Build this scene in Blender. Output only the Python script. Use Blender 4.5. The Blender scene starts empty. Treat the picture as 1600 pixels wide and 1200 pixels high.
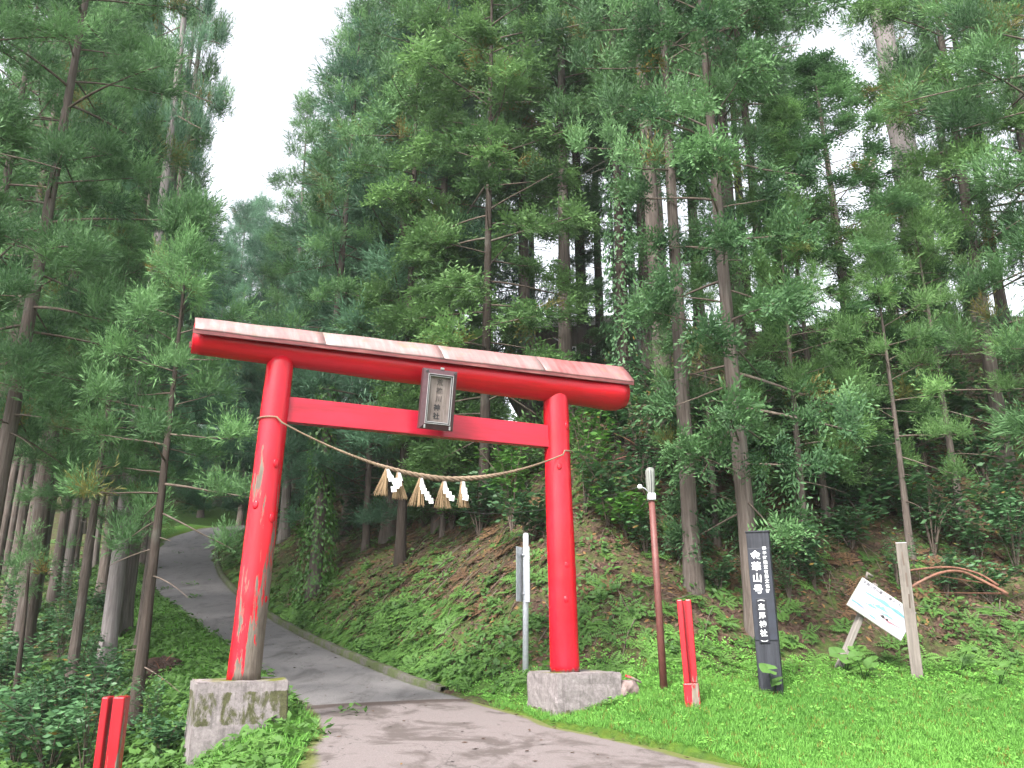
import bpy, bmesh, math, random
import numpy as np
from mathutils import Vector, Matrix

R = math.radians
scene = bpy.context.scene

# ------------------------------------------------------------------ camera
EYE = Vector((0.0, 0.0, 1.55))
PITCH = R(16.4)
FPX = 1294.0                                    # focal length in pixels of a 1600 wide frame
cam_data = bpy.data.cameras.new('camera')
cam_data.sensor_width = 36.0
cam_data.lens = 36.0 * FPX / 1600.0
cam_data.clip_start = 0.1
cam_data.clip_end = 2000.0
cam = bpy.data.objects.new('camera', cam_data)
scene.collection.objects.link(cam)
cam.location = EYE
cam.rotation_euler = (R(90) + PITCH, 0, 0)
scene.camera = cam

# ------------------------------------------------------------------ sky and sun (bright overcast)
SUN_ELEV, SUN_AZ = R(50), R(208)                # azimuth measured clockwise from +Y
world = bpy.data.worlds.new('World')
scene.world = world
world.use_nodes = True
wn, wl = world.node_tree.nodes, world.node_tree.links
wn.clear()
sky = wn.new('ShaderNodeTexSky'); sky.sky_type = 'NISHITA'; sky.sun_disc = False
sky.sun_elevation = SUN_ELEV; sky.sun_rotation = SUN_AZ
sky.air_density = 1.0; sky.dust_density = 3.0; sky.ozone_density = 1.0
bwn = wn.new('ShaderNodeRGBToBW'); mixs = wn.new('ShaderNodeMix'); mixs.data_type = 'RGBA'
mixs.inputs[0].default_value = 0.86
bg = wn.new('ShaderNodeBackground'); bg.inputs[1].default_value = 0.15
wo = wn.new('ShaderNodeOutputWorld')
wl.new(sky.outputs[0], bwn.inputs[0]); wl.new(sky.outputs[0], mixs.inputs[6]); wl.new(bwn.outputs[0], mixs.inputs[7])
wl.new(mixs.outputs[2], bg.inputs[0]); wl.new(bg.outputs[0], wo.inputs[0])

sun_data = bpy.data.lights.new('sun', 'SUN')
sun_data.energy = 1.5; sun_data.angle = R(12); sun_data.color = (1.0, 0.95, 0.88)
sun = bpy.data.objects.new('sun', sun_data); scene.collection.objects.link(sun)
sdir = Vector((math.sin(SUN_AZ) * math.cos(SUN_ELEV), math.cos(SUN_AZ) * math.cos(SUN_ELEV), math.sin(SUN_ELEV)))
sun.rotation_euler = sdir.to_track_quat('Z', 'Y').to_euler()

scene.view_settings.view_transform = 'Standard'
scene.view_settings.look = 'None'
scene.view_settings.gamma = 1.0
scene.view_settings.exposure = 2.42
scene.render.engine = 'CYCLES'
scene.cycles.use_denoising = True
scene.cycles.max_bounces = 5
scene.cycles.transparent_max_bounces = 4
scene.cycles.diffuse_bounces = 3
scene.cycles.glossy_bounces = 2
scene.cycles.volume_bounces = 1

COL = scene.collection
rng = np.random.default_rng(7)
random.seed(7)
UP = Vector((0, 0, 1))

# ------------------------------------------------------------------ survey helpers
CP, SP = math.cos(PITCH), math.sin(PITCH)
def ray(u, v):
    """direction of a surveyed sight line, per metre of depth: (x/depth, rise/depth)"""
    x = (u - 800) / FPX; y = (600 - v) / FPX
    Y = CP - y * SP; Z = SP + y * CP
    return x / Y, Z / Y
def at(u, v, Y):
    a, b = ray(u, v)
    return Vector((a * Y, Y, EYE.z + b * Y))

def sstep(a, b, x):
    t = np.clip((np.asarray(x, dtype=float) - a) / (b - a), 0, 1)
    return t * t * (3 - 2 * t)

ROAD_L = [(-1.2, 4.0), (-2.0, 8.0), (-2.2, 9.6), (-2.72, 11.46), (-4.44, 15.2), (-6.18, 18.62), (-9.2, 23.98), (-11.4, 27.44), (-12.9, 29.9), (-14.6, 34.08),
          (-15.93, 37.44), (-16.9, 40.16), (-17.3, 42.0), (-17.5, 44.04), (-17.0, 46.4), (-15.2, 48.9), (-11.0, 51.2), (-4, 53)]
ROAD_R = [(4.2, 4.0), (2.6, 8.0), (0.6, 10.6), (-0.62, 12.76), (-1.68, 14.42), (-2.96, 16.84), (-4.28, 19.34), (-7.01, 24.46), (-9.35, 28.94), (-10.44, 31.12),
          (-11.75, 33.9), (-12.98, 36.92), (-13.86, 39.22), (-14.6, 41.8), (-14.4, 44.2), (-12.9, 46.2), (-9.5, 48.0), (-4, 49.4)]

def resample(pts, n, k0=0):
    p = np.array(pts, dtype=float)
    # Catmull-Rom then even spacing
    out = []
    for i in range(len(p) - 1):
        p0 = p[max(i - 1, 0)]; p1 = p[i]; p2 = p[i + 1]; p3 = p[min(i + 2, len(p) - 1)]
        for t in np.linspace(0, 1, 12, endpoint=False):
            out.append(0.5 * ((2 * p1) + (-p0 + p2) * t + (2 * p0 - 5 * p1 + 4 * p2 - p3) * t * t + (-p0 + 3 * p1 - 3 * p2 + p3) * t ** 3))
    out.append(p[-1]); out = np.array(out)
    d = np.concatenate([[0], np.cumsum(np.linalg.norm(np.diff(out, axis=0), axis=1))])
    s = np.linspace(0, d[-1], n)
    return np.stack([np.interp(s, d, out[:, k]) for k in range(out.shape[1])], 1)

RL = resample(ROAD_L, 220); RR = resample(ROAD_R, 220)
# foot of the bank: behind the kerb, then behind the lawn to the right
FOOT = resample([(60, 2), (30, 8), (18, 11.6), (12, 13.0), (8, 13.5), (5, 13.6), (3, 13.15), (1.4, 12.95), (0.3, 12.9), (-0.45, 13.1)] +
                [(x + 0.22, y + 0.12) for x, y in ROAD_R[4:]], 260)

def poly_dist(pts, x, y):
    """distance to a polyline and side (positive = left of travel)"""
    x = np.asarray(x, dtype=float); y = np.asarray(y, dtype=float)
    best = np.full(x.shape, 1e9); side = np.zeros(x.shape)
    for i in range(len(pts) - 1):
        ax, ay = pts[i]; bx, by = pts[i + 1]
        dx, dy = bx - ax, by - ay
        L2 = dx * dx + dy * dy + 1e-12
        t = np.clip(((x - ax) * dx + (y - ay) * dy) / L2, 0, 1)
        px = x - (ax + t * dx); py = y - (ay + t * dy)
        d2 = px * px + py * py
        m = d2 < best
        best = np.where(m, d2, best)
        side = np.where(m, np.sign(dx * (y - ay) - dy * (x - ax)), side)
    return np.sqrt(best), side

def base_h(x, y):
    S = np.minimum(-0.4 * x + 0.9 * y - 11.5, 46.0)
    S = np.maximum(S, -26)
    return 0.55 + 0.06 * S + 0.003 * S * np.maximum(S, 0)

def vnoise(x, y, s, seed=0):
    """cheap smooth noise from summed sines"""
    r = np.random.default_rng(seed)
    out = np.zeros(np.shape(x))
    for k in range(5):
        a = r.uniform(0, 6.28); f = s * r.uniform(0.6, 1.7)
        out = out + np.sin((np.cos(a) * x + np.sin(a) * y) * f + r.uniform(0, 6.28)) / 5
    return out

def height(x, y, detail=True):
    x = np.asarray(x, dtype=float); y = np.asarray(y, dtype=float)
    h = base_h(x, y)
    df, sf = poly_dist(FOOT[::2], x, y)
    d = np.where(sf < 0, df, 0.0)                       # the hill lies right of the foot line
    crest = 3.3 + 4.6 * sstep(-3.5, 6.5, x) + 1.2 * sstep(9, 16, x)
    slope = 1.0 - 0.12 * sstep(0.5, 6.0, x)
    hb = slope * d
    k = 1.1
    lin = np.minimum(hb, crest)
    soft = -k * np.log(np.exp(-np.minimum(hb, 40) / k) + np.exp(-crest / k))
    soft = np.maximum(soft + 0.25 * np.exp(-((hb - 0.0) / 2.0) ** 2) * 0, 0)
    past = np.maximum(d - crest / slope, 0)
    cap = 17.0 - 8.0 * sstep(-4.0, 2.0, x)
    rise = 0.30 * np.minimum(past, cap) + 0.02 * np.maximum(past - cap, 0)
    h = h + np.maximum(soft - soft * 0 , 0) * (d > 0) + rise
    # lawn swells up towards the bank
    lawn = 0.13 * np.clip(y - 9.0, 0, 4.2) * sstep(0.3, 2.2, x) * (1 - sstep(14, 30, x))
    h = h + lawn
    # plantation floor, lower than the road on the left
    dl, sl = poly_dist(RL[::2], x, y)
    left = np.where(sl > 0, dl, 0.0)
    h = h - 1.0 * sstep(0.7, 3.6, left) - 0.55 * sstep(0.15, 1.6, left) * (1 - sstep(8.5, 11.5, y))
    h = h + 0.10 * sstep(0.0, 0.5, left) * (1 - sstep(1.2, 2.5, left)) * sstep(11, 13, y)
    h = h + 13.0 * sstep(53.0, 84.0, y) * (1 - sstep(-6.0, 6.0, x)) * (sl > 0)
    if detail:
        amp = 0.05 + 0.16 * sstep(0.6, 3, d) + 0.10 * sstep(1.5, 4, left)
        h = h + vnoise(x, y, 1.6, 3) * amp * (sstep(0.1, 1.0, d) + sstep(0.6, 2.0, left)) + vnoise(x, y, 4.3, 5) * 0.3 * amp * (sstep(0.2, 1.0, d) + sstep(0.8, 2.0, left))
    # the carriageway itself is cut a little lower than its paving
    dr, sr = poly_dist(RR[::2], x, y)
    on = (sl < 0) & (sr > 0)
    h = np.where(on, base_h(x, y) - 0.09, h)
    return h

def hz(x, y):
    return float(height(np.array([x]), np.array([y]))[0])

def drop(u, v, y0=6.0, y1=90.0):
    """where a surveyed sight line meets the ground"""
    a, b = ray(u, v)
    Y = np.arange(y0, y1, 0.05)
    z = EYE.z + b * Y
    h = height(a * Y, Y)
    i = np.argmax(h >= z)
    if h[i] < z[i]:
        i = len(Y) - 1
    return Vector((a * Y[i], Y[i], float(h[i])))

# ------------------------------------------------------------------ material helpers
class NT:
    def __init__(self, name, rough=0.8, spec=0.3):
        m = bpy.data.materials.new(name); m.use_nodes = True
        self.m = m; self.n = m.node_tree.nodes; self.l = m.node_tree.links
        self.b = self.n['Principled BSDF']
        self.b.inputs['Roughness'].default_value = rough
        self.b.inputs['Specular IOR Level'].default_value = spec
        self.out = self.n['Material Output']
    def new(self, t, **kw):
        n = self.n.new(t)
        for k, v in kw.items(): setattr(n, k, v)
        return n
    def link(self, a, b): self.l.new(a, b)
    def coord(self, kind='Object', scale=(1, 1, 1)):
        tc = self.new('ShaderNodeTexCoord'); mp = self.new('ShaderNodeMapping')
        mp.inputs['Scale'].default_value = scale
        self.link(tc.outputs[kind], mp.inputs[0]); return mp.outputs[0]
    def geo(self, scale=(1, 1, 1)):
        g = self.new('ShaderNodeNewGeometry'); mp = self.new('ShaderNodeMapping')
        mp.inputs['Scale'].default_value = scale
        self.link(g.outputs['Position'], mp.inputs[0]); return mp.outputs[0]
    def noise(self, vec, scale, detail=6, rough=0.6, dist=0.0):
        n = self.new('ShaderNodeTexNoise'); n.inputs['Scale'].default_value = scale
        n.inputs['Detail'].default_value = detail; n.inputs['Roughness'].default_value = rough
        n.inputs['Distortion'].default_value = dist
        if vec is not None: self.link(vec, n.inputs['Vector'])
        return n.outputs['Fac']
    def ramp(self, fac, stops, interp='LINEAR'):
        r = self.new('ShaderNodeValToRGB'); r.color_ramp.interpolation = interp
        e = r.color_ramp.elements
        while len(e) > 1: e.remove(e[-1])
        e[0].position = stops[0][0]; e[0].color = (*stops[0][1], 1) if len(stops[0][1]) == 3 else stops[0][1]
        for p, c in stops[1:]:
            k = e.new(p); k.color = (*c, 1) if len(c) == 3 else c
        self.link(fac, r.inputs[0]); return r.outputs[0]
    def mix(self, fac, a, b, blend='MIX'):
        n = self.new('ShaderNodeMix', data_type='RGBA', blend_type=blend)
        for s, v in ((0, fac), (6, a), (7, b)):
            if isinstance(v, (int, float)): n.inputs[s].default_value = v
            elif isinstance(v, tuple): n.inputs[s].default_value = (*v, 1) if len(v) == 3 else v
            else: self.link(v, n.inputs[s])
        return n.outputs[2]
    def math(self, op, a, b=None, clamp=False):
        n = self.new('ShaderNodeMath', operation=op, use_clamp=clamp)
        for i, v in enumerate((a, b)):
            if v is None: continue
            if isinstance(v, (int, float)): n.inputs[i].default_value = v
            else: self.link(v, n.inputs[i])
        return n.outputs[0]
    def base(self, c):
        if isinstance(c, tuple): self.b.inputs['Base Color'].default_value = (*c, 1)
        else: self.link(c, self.b.inputs['Base Color'])
        return self
    def bump(self, h, strength=0.4, dist=0.02):
        b = self.new('ShaderNodeBump'); b.inputs['Strength'].default_value = strength
        b.inputs['Distance'].default_value = dist
        self.link(h, b.inputs['Height']); self.link(b.outputs[0], self.b.inputs['Normal']); return self
    def attr(self, name):
        a = self.new('ShaderNodeAttribute', attribute_name=name); return a
    def sep(self, c):
        s = self.new('ShaderNodeSeparateColor'); self.link(c, s.inputs[0]); return s.outputs

def leaf_material(name, dark, light, dead=(0.16, 0.075, 0.025), transl=0.35, rough=0.6, hue_var=0.35, spec=0.25, gold=(0.20, 0.16, 0.03)):
    t = NT(name, rough, spec)
    a = t.attr('tint'); s = t.sep(a.outputs['Color'])
    oi = t.new('ShaderNodeObjectInfo')
    f = t.math('ADD', t.math('MULTIPLY', s[1], 0.66), t.math('MULTIPLY', s[0], 0.46))
    f = t.math('ADD', f, t.math('MULTIPLY', t.math('SUBTRACT', oi.outputs['Random'], 0.5), hue_var), clamp=True)
    c = t.ramp(f, [(0.0, dark), (0.5, tuple((d + l) * 0.46 for d, l in zip(dark, light))), (1.0, light)])
    deadc = t.ramp(s[0], [(0.0, dead), (1.0, gold)])
    c = t.mix(s[2], c, deadc)
    t.base(c)
    tr = t.new('ShaderNodeBsdfTranslucent'); t.link(c, tr.inputs[0])
    ms = t.new('ShaderNodeMixShader'); ms.inputs[0].default_value = transl
    t.link(t.b.outputs[0], ms.inputs[1]); t.link(tr.outputs[0], ms.inputs[2])
    t.link(ms.outputs[0], t.out.inputs[0])
    return t.m

M = {}
M['cedar'] = leaf_material('cedar_foliage', (0.026, 0.068, 0.031), (0.158, 0.310, 0.115))
M['cedar_blue'] = leaf_material('cedar_foliage_glaucous', (0.027, 0.068, 0.045), (0.136, 0.278, 0.155))
M['cypress'] = leaf_material('cypress_foliage', (0.032, 0.078, 0.028), (0.180, 0.330, 0.105))
M['fern'] = leaf_material('fern_fronds', (0.026, 0.070, 0.016), (0.115, 0.235, 0.050), transl=0.3)
M['herb'] = leaf_material('herb_leaves', (0.025, 0.068, 0.016), (0.105, 0.215, 0.048), transl=0.3)
M['shrub'] = leaf_material('shrub_leaves', (0.018, 0.058, 0.026), (0.100, 0.215, 0.085), transl=0.25, rough=0.5, spec=0.3)
M['ivy'] = leaf_material('ivy_leaves', (0.022, 0.075, 0.018), (0.12, 0.28, 0.05), transl=0.3, rough=0.45, spec=0.4)
M['grass'] = leaf_material('grass_blades', (0.038, 0.128, 0.018), (0.150, 0.345, 0.062), transl=0.3, spec=0.2)
M['litter'] = leaf_material('dead_leaves', (0.034, 0.021, 0.016), (0.135, 0.080, 0.054), dead=(0.13, 0.07, 0.03), transl=0.05, rough=0.9, gold=(0.18, 0.11, 0.04))
M['deadfrond'] = leaf_material('dead_fronds', (0.055, 0.030, 0.018), (0.17, 0.10, 0.05), transl=0.1, rough=0.9)

def bark(name, c0, c1, c2, vs=7.0):
    t = NT(name, 0.92, 0.15)
    v = t.coord('Object', (vs, vs, 0.55))
    n = t.noise(v, 2.2, 8, 0.65, 0.4); v2 = t.coord('Object', (1, 1, 1)); n2 = t.noise(v2, 1.1, 4)
    oi = t.new('ShaderNodeObjectInfo')
    c = t.ramp(n, [(0.25, c0), (0.52, c1), (0.78, c2)])
    lich = t.ramp(n2, [(0.55, (0, 0, 0)), (0.7, (1, 1, 1))])
    c = t.mix(t.math('MULTIPLY', lich, 0.45), c, (0.13, 0.135, 0.115))
    t.base(c).bump(n, 0.9, 0.03); return t.m
M['bark'] = bark('cedar_bark', (0.038, 0.030, 0.026), (0.098, 0.079, 0.069), (0.175, 0.150, 0.135))
M['bark_grey'] = bark('cedar_bark_grey', (0.055, 0.047, 0.043), (0.14, 0.122, 0.112), (0.24, 0.215, 0.20))
M['bark_pale'] = bark('snag_bark', (0.10, 0.086, 0.084), (0.205, 0.182, 0.18), (0.32, 0.29, 0.295))
M['bark_dark'] = bark('cedar_bark_dark', (0.020, 0.016, 0.013), (0.046, 0.036, 0.030), (0.082, 0.066, 0.056))
M['twig'] = bark('twig_bark', (0.05, 0.04, 0.032), (0.11, 0.085, 0.07), (0.18, 0.15, 0.12), 3.0)
M['vine_stem'] = bark('red_vine_stem', (0.07, 0.035, 0.025), (0.18, 0.085, 0.06), (0.26, 0.14, 0.10), 6.0)

# ground: litter, soil, moss and lawn by zone
t = NT('forest_ground', 0.95, 0.1)
g = t.geo()
z = t.sep(t.attr('zone').outputs['Color'])
n1 = t.noise(g, 3.0, 8, 0.7); n2 = t.noise(g, 14.0, 8, 0.75); n3 = t.noise(g, 0.7, 4)
lit = t.ramp(n2, [(0.28, (0.016, 0.010, 0.008)), (0.5, (0.052, 0.032, 0.025)), (0.72, (0.115, 0.074, 0.058))])
lit = t.mix(t.ramp(n1, [(0.42, (0, 0, 0)), (0.65, (1, 1, 1))]), lit, t.ramp(n2, [(0.3, (0.03, 0.05, 0.014)), (0.7, (0.08, 0.12, 0.03))]))
law = t.ramp(n2, [(0.25, (0.022, 0.070, 0.010)), (0.7, (0.060, 0.165, 0.022))])
moss = t.ramp(n2, [(0.25, (0.035, 0.055, 0.008)), (0.7, (0.10, 0.13, 0.018))])
c = t.mix(t.math('ADD', z[0], t.math('MULTIPLY', t.math('SUBTRACT', n1, 0.5), t.math('MULTIPLY', z[0], 0.8)), clamp=True), lit, law)
c = t.mix(z[1], c, moss)
t.base(c).bump(n2, 0.8, 0.05)
M['ground'] = t.m

t = NT('asphalt', 0.78, 0.35)
g = t.geo(); n = t.noise(g, 60, 4, 0.7); n2 = t.noise(g, 0.9, 6, 0.6); n3 = t.noise(t.geo((1.2, 0.35, 1)), 2.2, 7, 0.65, 0.6)
c = t.ramp(n, [(0.3, (0.074, 0.069, 0.071)), (0.7, (0.155, 0.146, 0.148))])
c = t.mix(t.ramp(n3, [(0.5, (0, 0, 0)), (0.72, (0.75,) * 3)]), c, (0.034, 0.031, 0.031))
c = t.mix(t.ramp(n2, [(0.55, (0, 0, 0)), (0.75, (0.55,) * 3)]), c, (0.165, 0.155, 0.16))
ed = t.sep(t.attr('edge').outputs['Color'])
nm = t.noise(g, 5, 6, 0.7)
c = t.mix(t.ramp(t.math('MULTIPLY', ed[0], t.math('ADD', nm, 0.35)), [(0.35, (0, 0, 0)), (0.6, (0.85,) * 3)]), c, (0.045, 0.055, 0.015))
vo = t.new('ShaderNodeTexVoronoi', feature='DISTANCE_TO_EDGE'); vo.inputs['Scale'].default_value = 0.55
wv = t.new('ShaderNodeVectorMath', operation='ADD'); t.link(t.geo(), wv.inputs[0])
cn = t.new('ShaderNodeTexNoise'); cn.inputs['Scale'].default_value = 2.5; cn.inputs['Detail'].default_value = 6; t.link(t.geo(), cn.inputs['Vector']); t.link(cn.outputs['Color'], wv.inputs[1]); t.link(wv.outputs[0], vo.inputs['Vector'])
c = t.mix(t.math('MULTIPLY', t.ramp(vo.outputs['Distance'], [(0.0, (0.8,) * 3), (0.010, (0, 0, 0))]), t.ramp(t.noise(t.geo(), 0.8, 3), [(0.45, (0, 0, 0)), (0.55, (1,) * 3)])), c, (0.03, 0.026, 0.024))
t.base(c).bump(n, 0.35, 0.004); M['asphalt'] = t.m

t = NT('worn_pavement', 0.85, 0.3)
g = t.geo(); n = t.noise(g, 75, 4, 0.75); n2 = t.noise(g, 1.3, 7, 0.65, 0.5); n3 = t.noise(g, 6.0, 6, 0.7)
c = t.ramp(n, [(0.3, (0.094, 0.078, 0.076)), (0.7, (0.178, 0.152, 0.150))])
c = t.mix(t.ramp(n2, [(0.50, (0, 0, 0)), (0.60, (0.85,) * 3)]), c, (0.062, 0.050, 0.046))
c = t.mix(t.ramp(n3, [(0.6, (0, 0, 0)), (0.75, (0.5,) * 3)]), c, (0.19, 0.172, 0.175))
ed = t.sep(t.attr('edge').outputs['Color'])
c = t.mix(t.ramp(t.math('MULTIPLY', ed[0], t.math('ADD', n3, 0.45)), [(0.3, (0, 0, 0)), (0.55, (0.9,) * 3)]), c, (0.085, 0.10, 0.02))
c = t.mix(t.ramp(t.math('MULTIPLY', ed[1], t.math('ADD', n3, 0.4)), [(0.4, (0, 0, 0)), (0.6, (0.9,) * 3)]), c, (0.045, 0.032, 0.028))
vo = t.new('ShaderNodeTexVoronoi', feature='DISTANCE_TO_EDGE'); vo.inputs['Scale'].default_value = 0.7
wv = t.new('ShaderNodeVectorMath', operation='ADD'); t.link(t.geo(), wv.inputs[0])
cn = t.new('ShaderNodeTexNoise'); cn.inputs['Scale'].default_value = 2.5; cn.inputs['Detail'].default_value = 6; t.link(t.geo(), cn.inputs['Vector']); t.link(cn.outputs['Color'], wv.inputs[1]); t.link(wv.outputs[0], vo.inputs['Vector'])
c = t.mix(t.math('MULTIPLY', t.ramp(vo.outputs['Distance'], [(0.0, (0.8,) * 3), (0.010, (0, 0, 0))]), t.ramp(t.noise(t.geo(), 0.8, 3), [(0.45, (0, 0, 0)), (0.55, (1,) * 3)])), c, (0.03, 0.026, 0.024))
t.base(c).bump(n, 0.35, 0.004); M['pavement'] = t.m

def concrete(name, moss_lo, moss_hi, seed=0.0):
    t = NT(name, 0.9, 0.25)
    g = t.coord('Object'); n = t.noise(g, 26, 8, 0.75); n2 = t.noise(t.coord('Object', (1, 1, 0.45)), 7.0, 9, 0.72, 0.4); n4 = t.noise(g, 2.4, 3)
    c = t.ramp(n, [(0.25, (0.10, 0.086, 0.086)), (0.55, (0.20, 0.175, 0.175)), (0.8, (0.31, 0.28, 0.28))])
    st = t.ramp(t.noise(t.coord('Object', (6, 6, 0.8)), 2.5, 5, 0.6), [(0.5, (0, 0, 0)), (0.7, (0.6,) * 3)])
    c = t.mix(st, c, (0.055, 0.048, 0.046))
    zc = t.new('ShaderNodeSeparateXYZ'); t.link(g, zc.inputs[0])
    band = t.math('MULTIPLY', t.ramp(zc.outputs[2], [(moss_lo - 0.06, (0, 0, 0)), (moss_lo, (1,) * 3), (moss_hi, (1,) * 3), (moss_hi + 0.05, (0.25,) * 3)]), n2)
    c = t.mix(t.ramp(band, [(0.44, (0, 0, 0)), (0.53, (0.92,) * 3)]), c, t.ramp(n, [(0.3, (0.022, 0.024, 0.008)), (0.7, (0.075, 0.078, 0.025))]))
    # moss settles on the top and where damp runs down
    nrm = t.new('ShaderNodeNewGeometry'); nz = t.new('ShaderNodeSeparateXYZ'); t.link(nrm.outputs['Normal'], nz.inputs[0])
    topm = t.math('MULTIPLY', t.ramp(nz.outputs[2], [(0.6, (0, 0, 0)), (0.9, (1,) * 3)]), t.ramp(n4, [(0.48, (0, 0, 0)), (0.58, (1,) * 3)]))
    c = t.mix(topm, c, (0.085, 0.09, 0.012))
    t.base(c).bump(n2, 0.6, 0.02); return t.m
M['concrete_l'] = concrete('mossy_concrete', 0.50, 0.82)
M['concrete_r'] = concrete('stained_concrete', 0.02, 0.12)
t = NT('kerb_concrete', 0.9, 0.2)
g = t.geo(); n = t.noise(g, 18, 8, 0.75); n2 = t.noise(g, 3, 6, 0.7)
c = t.ramp(n, [(0.3, (0.045, 0.041, 0.036)), (0.7, (0.105, 0.098, 0.088))])
c = t.mix(t.ramp(n2, [(0.40, (0, 0, 0)), (0.55, (0.85,) * 3)]), c, (0.045, 0.062, 0.016))
t.base(c).bump(n, 0.5, 0.01); M['kerb'] = t.m

def red_paint(name, z0, z1, amount, bias=0.40, wood=((0.075, 0.058, 0.046), (0.22, 0.185, 0.15)), axis='z', side=None, red=(0.47, 0.0035, 0.011), base_wear=0.0):
    """red lacquer that flakes off old wood more towards z0 than z1 (object space)"""
    t = NT(name, 0.34, 0.32)
    sc = (9, 9, 0.85) if axis == 'z' else (0.85, 9, 9)
    v = t.coord('Object', sc)
    n = t.noise(v, 1.0, 9, 0.68, 0.3); grain = t.noise(t.coord('Object', tuple(s * 3 for s in sc)), 1.5, 6, 0.7)
    blot = t.noise(t.coord('Object', (1.6, 1.6, 0.7) if axis == 'z' else (0.7, 1.6, 1.6)), 1.2, 5, 0.6)
    zc = t.new('ShaderNodeSeparateXYZ'); t.link(t.coord('Object'), zc.inputs[0])
    mr = t.new('ShaderNodeMapRange'); t.link(zc.outputs[2 if axis == 'z' else 0], mr.inputs[0])
    mr.inputs[1].default_value = z0; mr.inputs[2].default_value = z1; mr.inputs[3].default_value = 1; mr.inputs[4].default_value = 0
    wear = mr.outputs[0]
    thr = t.math('ADD', t.math('MULTIPLY', t.math('SUBTRACT', t.math('ADD', t.math('MULTIPLY', n, 0.66), t.math('MULTIPLY', blot, 0.34)), 0.5), 1.9), t.math('SUBTRACT', t.math('MULTIPLY', wear, amount), bias))
    if side is not None:
        sv = t.math('ADD', t.math('MULTIPLY', zc.outputs[0], side[0]), t.math('MULTIPLY', zc.outputs[1], side[1]))
        thr = t.math('ADD', thr, t.math('MULTIPLY', sv, wear))
    peel = t.ramp(thr, [(0.0, (0, 0, 0)), (0.018, (1, 1, 1))])
    if base_wear > 0:
        bw = t.ramp(t.math('SUBTRACT', t.math('ADD', base_wear, t.math('MULTIPLY', n, 0.25)), zc.outputs[2]), [(0.10, (0, 0, 0)), (0.14, (1,) * 3)])
        peel = t.math('MAXIMUM', peel, bw)
    fade = t.ramp(blot, [(0.35, red), (0.75, (red[0] * 1.0, red[1] + 0.010, red[2] + 0.020))])
    fade = t.mix(t.ramp(grain, [(0.3, (0.35,) * 3), (0.5, (0, 0, 0))]), fade, (red[0] * 0.55, 0.005, 0.012))
    gr = t.noise(t.coord('Object', (5, 5, 0.5) if axis == 'z' else (0.5, 5, 5)), 1.7, 6, 0.65)
    fade = t.mix(t.ramp(gr, [(0.52, (0, 0, 0)), (0.72, (0.55,) * 3)]), fade, (red[0] * 0.36, 0.008, 0.010))
    wd = t.ramp(grain, [(0.3, wood[0]), (0.7, wood[1])])
    t.base(t.mix(peel, fade, wd))
    t.link(t.ramp(peel, [(0, (0.24,) * 3), (1, (0.85,) * 3)]), t.b.inputs['Roughness'])
    hh = t.math('ADD', t.math('MULTIPLY', grain, 0.35), t.math('MULTIPLY', peel, -0.6))
    t.bump(hh, 0.45, 0.012); return t.m
M['red_left'] = red_paint('flaking_red_paint', 0.0, 3.7, 0.28, 0.25, side=(0.16, -0.30), wood=((0.060, 0.047, 0.038), (0.165, 0.135, 0.11)))
M['red_right'] = red_paint('red_lacquer', 0.0, 3.0, 0.06, 0.42, base_wear=0.03)
M['red_log'] = red_paint('red_lacquer_log', -1.0, 7.0, 0.05, 0.36, axis='x', wood=((0.30, 0.22, 0.18), (0.42, 0.33, 0.27)))
M['red_beam'] = red_paint('faded_red_board', -1, 6, 0.0, 0.5, axis='x', red=(0.36, 0.010, 0.024))
M['red_post'] = red_paint('weathered_red_post', -0.3, 1.8, 0.22, 0.27, red=(0.34, 0.010, 0.014), base_wear=0.0)
M['red_knot'] = red_paint('red_knot', -9, -8, 0.0, 0.9)
M['red_stub'] = red_paint('scuffed_red_post', -0.3, 2.6, 0.32, 0.24, red=(0.30, 0.010, 0.014))

t = NT('faded_roof_sheet', 0.5, 0.4)
v = t.coord('Object', (9, 0.9, 0.9)); n = t.noise(v, 1.6, 8, 0.7, 0.2); n2 = t.noise(t.coord('Object'), 1.1, 5, 0.6)
oi = t.new('ShaderNodeObjectInfo')
f = t.math('ADD', t.math('MULTIPLY', n, 0.6), t.math('MULTIPLY', n2, 0.4))
sh = t.attr('wear').outputs['Fac']
f = t.math('ADD', f, t.math('MULTIPLY', t.math('SUBTRACT', sh, 0.5), 0.55))
c = t.ramp(f, [(0.28, (0.15, 0.035, 0.035)), (0.42, (0.25, 0.100, 0.100)), (0.58, (0.235, 0.150, 0.145)), (0.80, (0.30, 0.262, 0.252))])
c = t.mix(t.ramp(t.noise(t.coord('Object'), 3.5, 7, 0.7), [(0.56, (0, 0, 0)), (0.68, (0.55,) * 3)]), c, (0.13, 0.115, 0.05))
t.base(c); M['roof_sheet'] = t.m
t = NT('roof_fascia', 0.55, 0.4)
n = t.noise(t.coord('Object', (1.2, 8, 8)), 2.0, 7, 0.7)
t.base(t.ramp(n, [(0.3, (0.05, 0.018, 0.022)), (0.5, (0.15, 0.035, 0.036)), (0.75, (0.28, 0.12, 0.11))])); M['fascia'] = t.m

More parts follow.
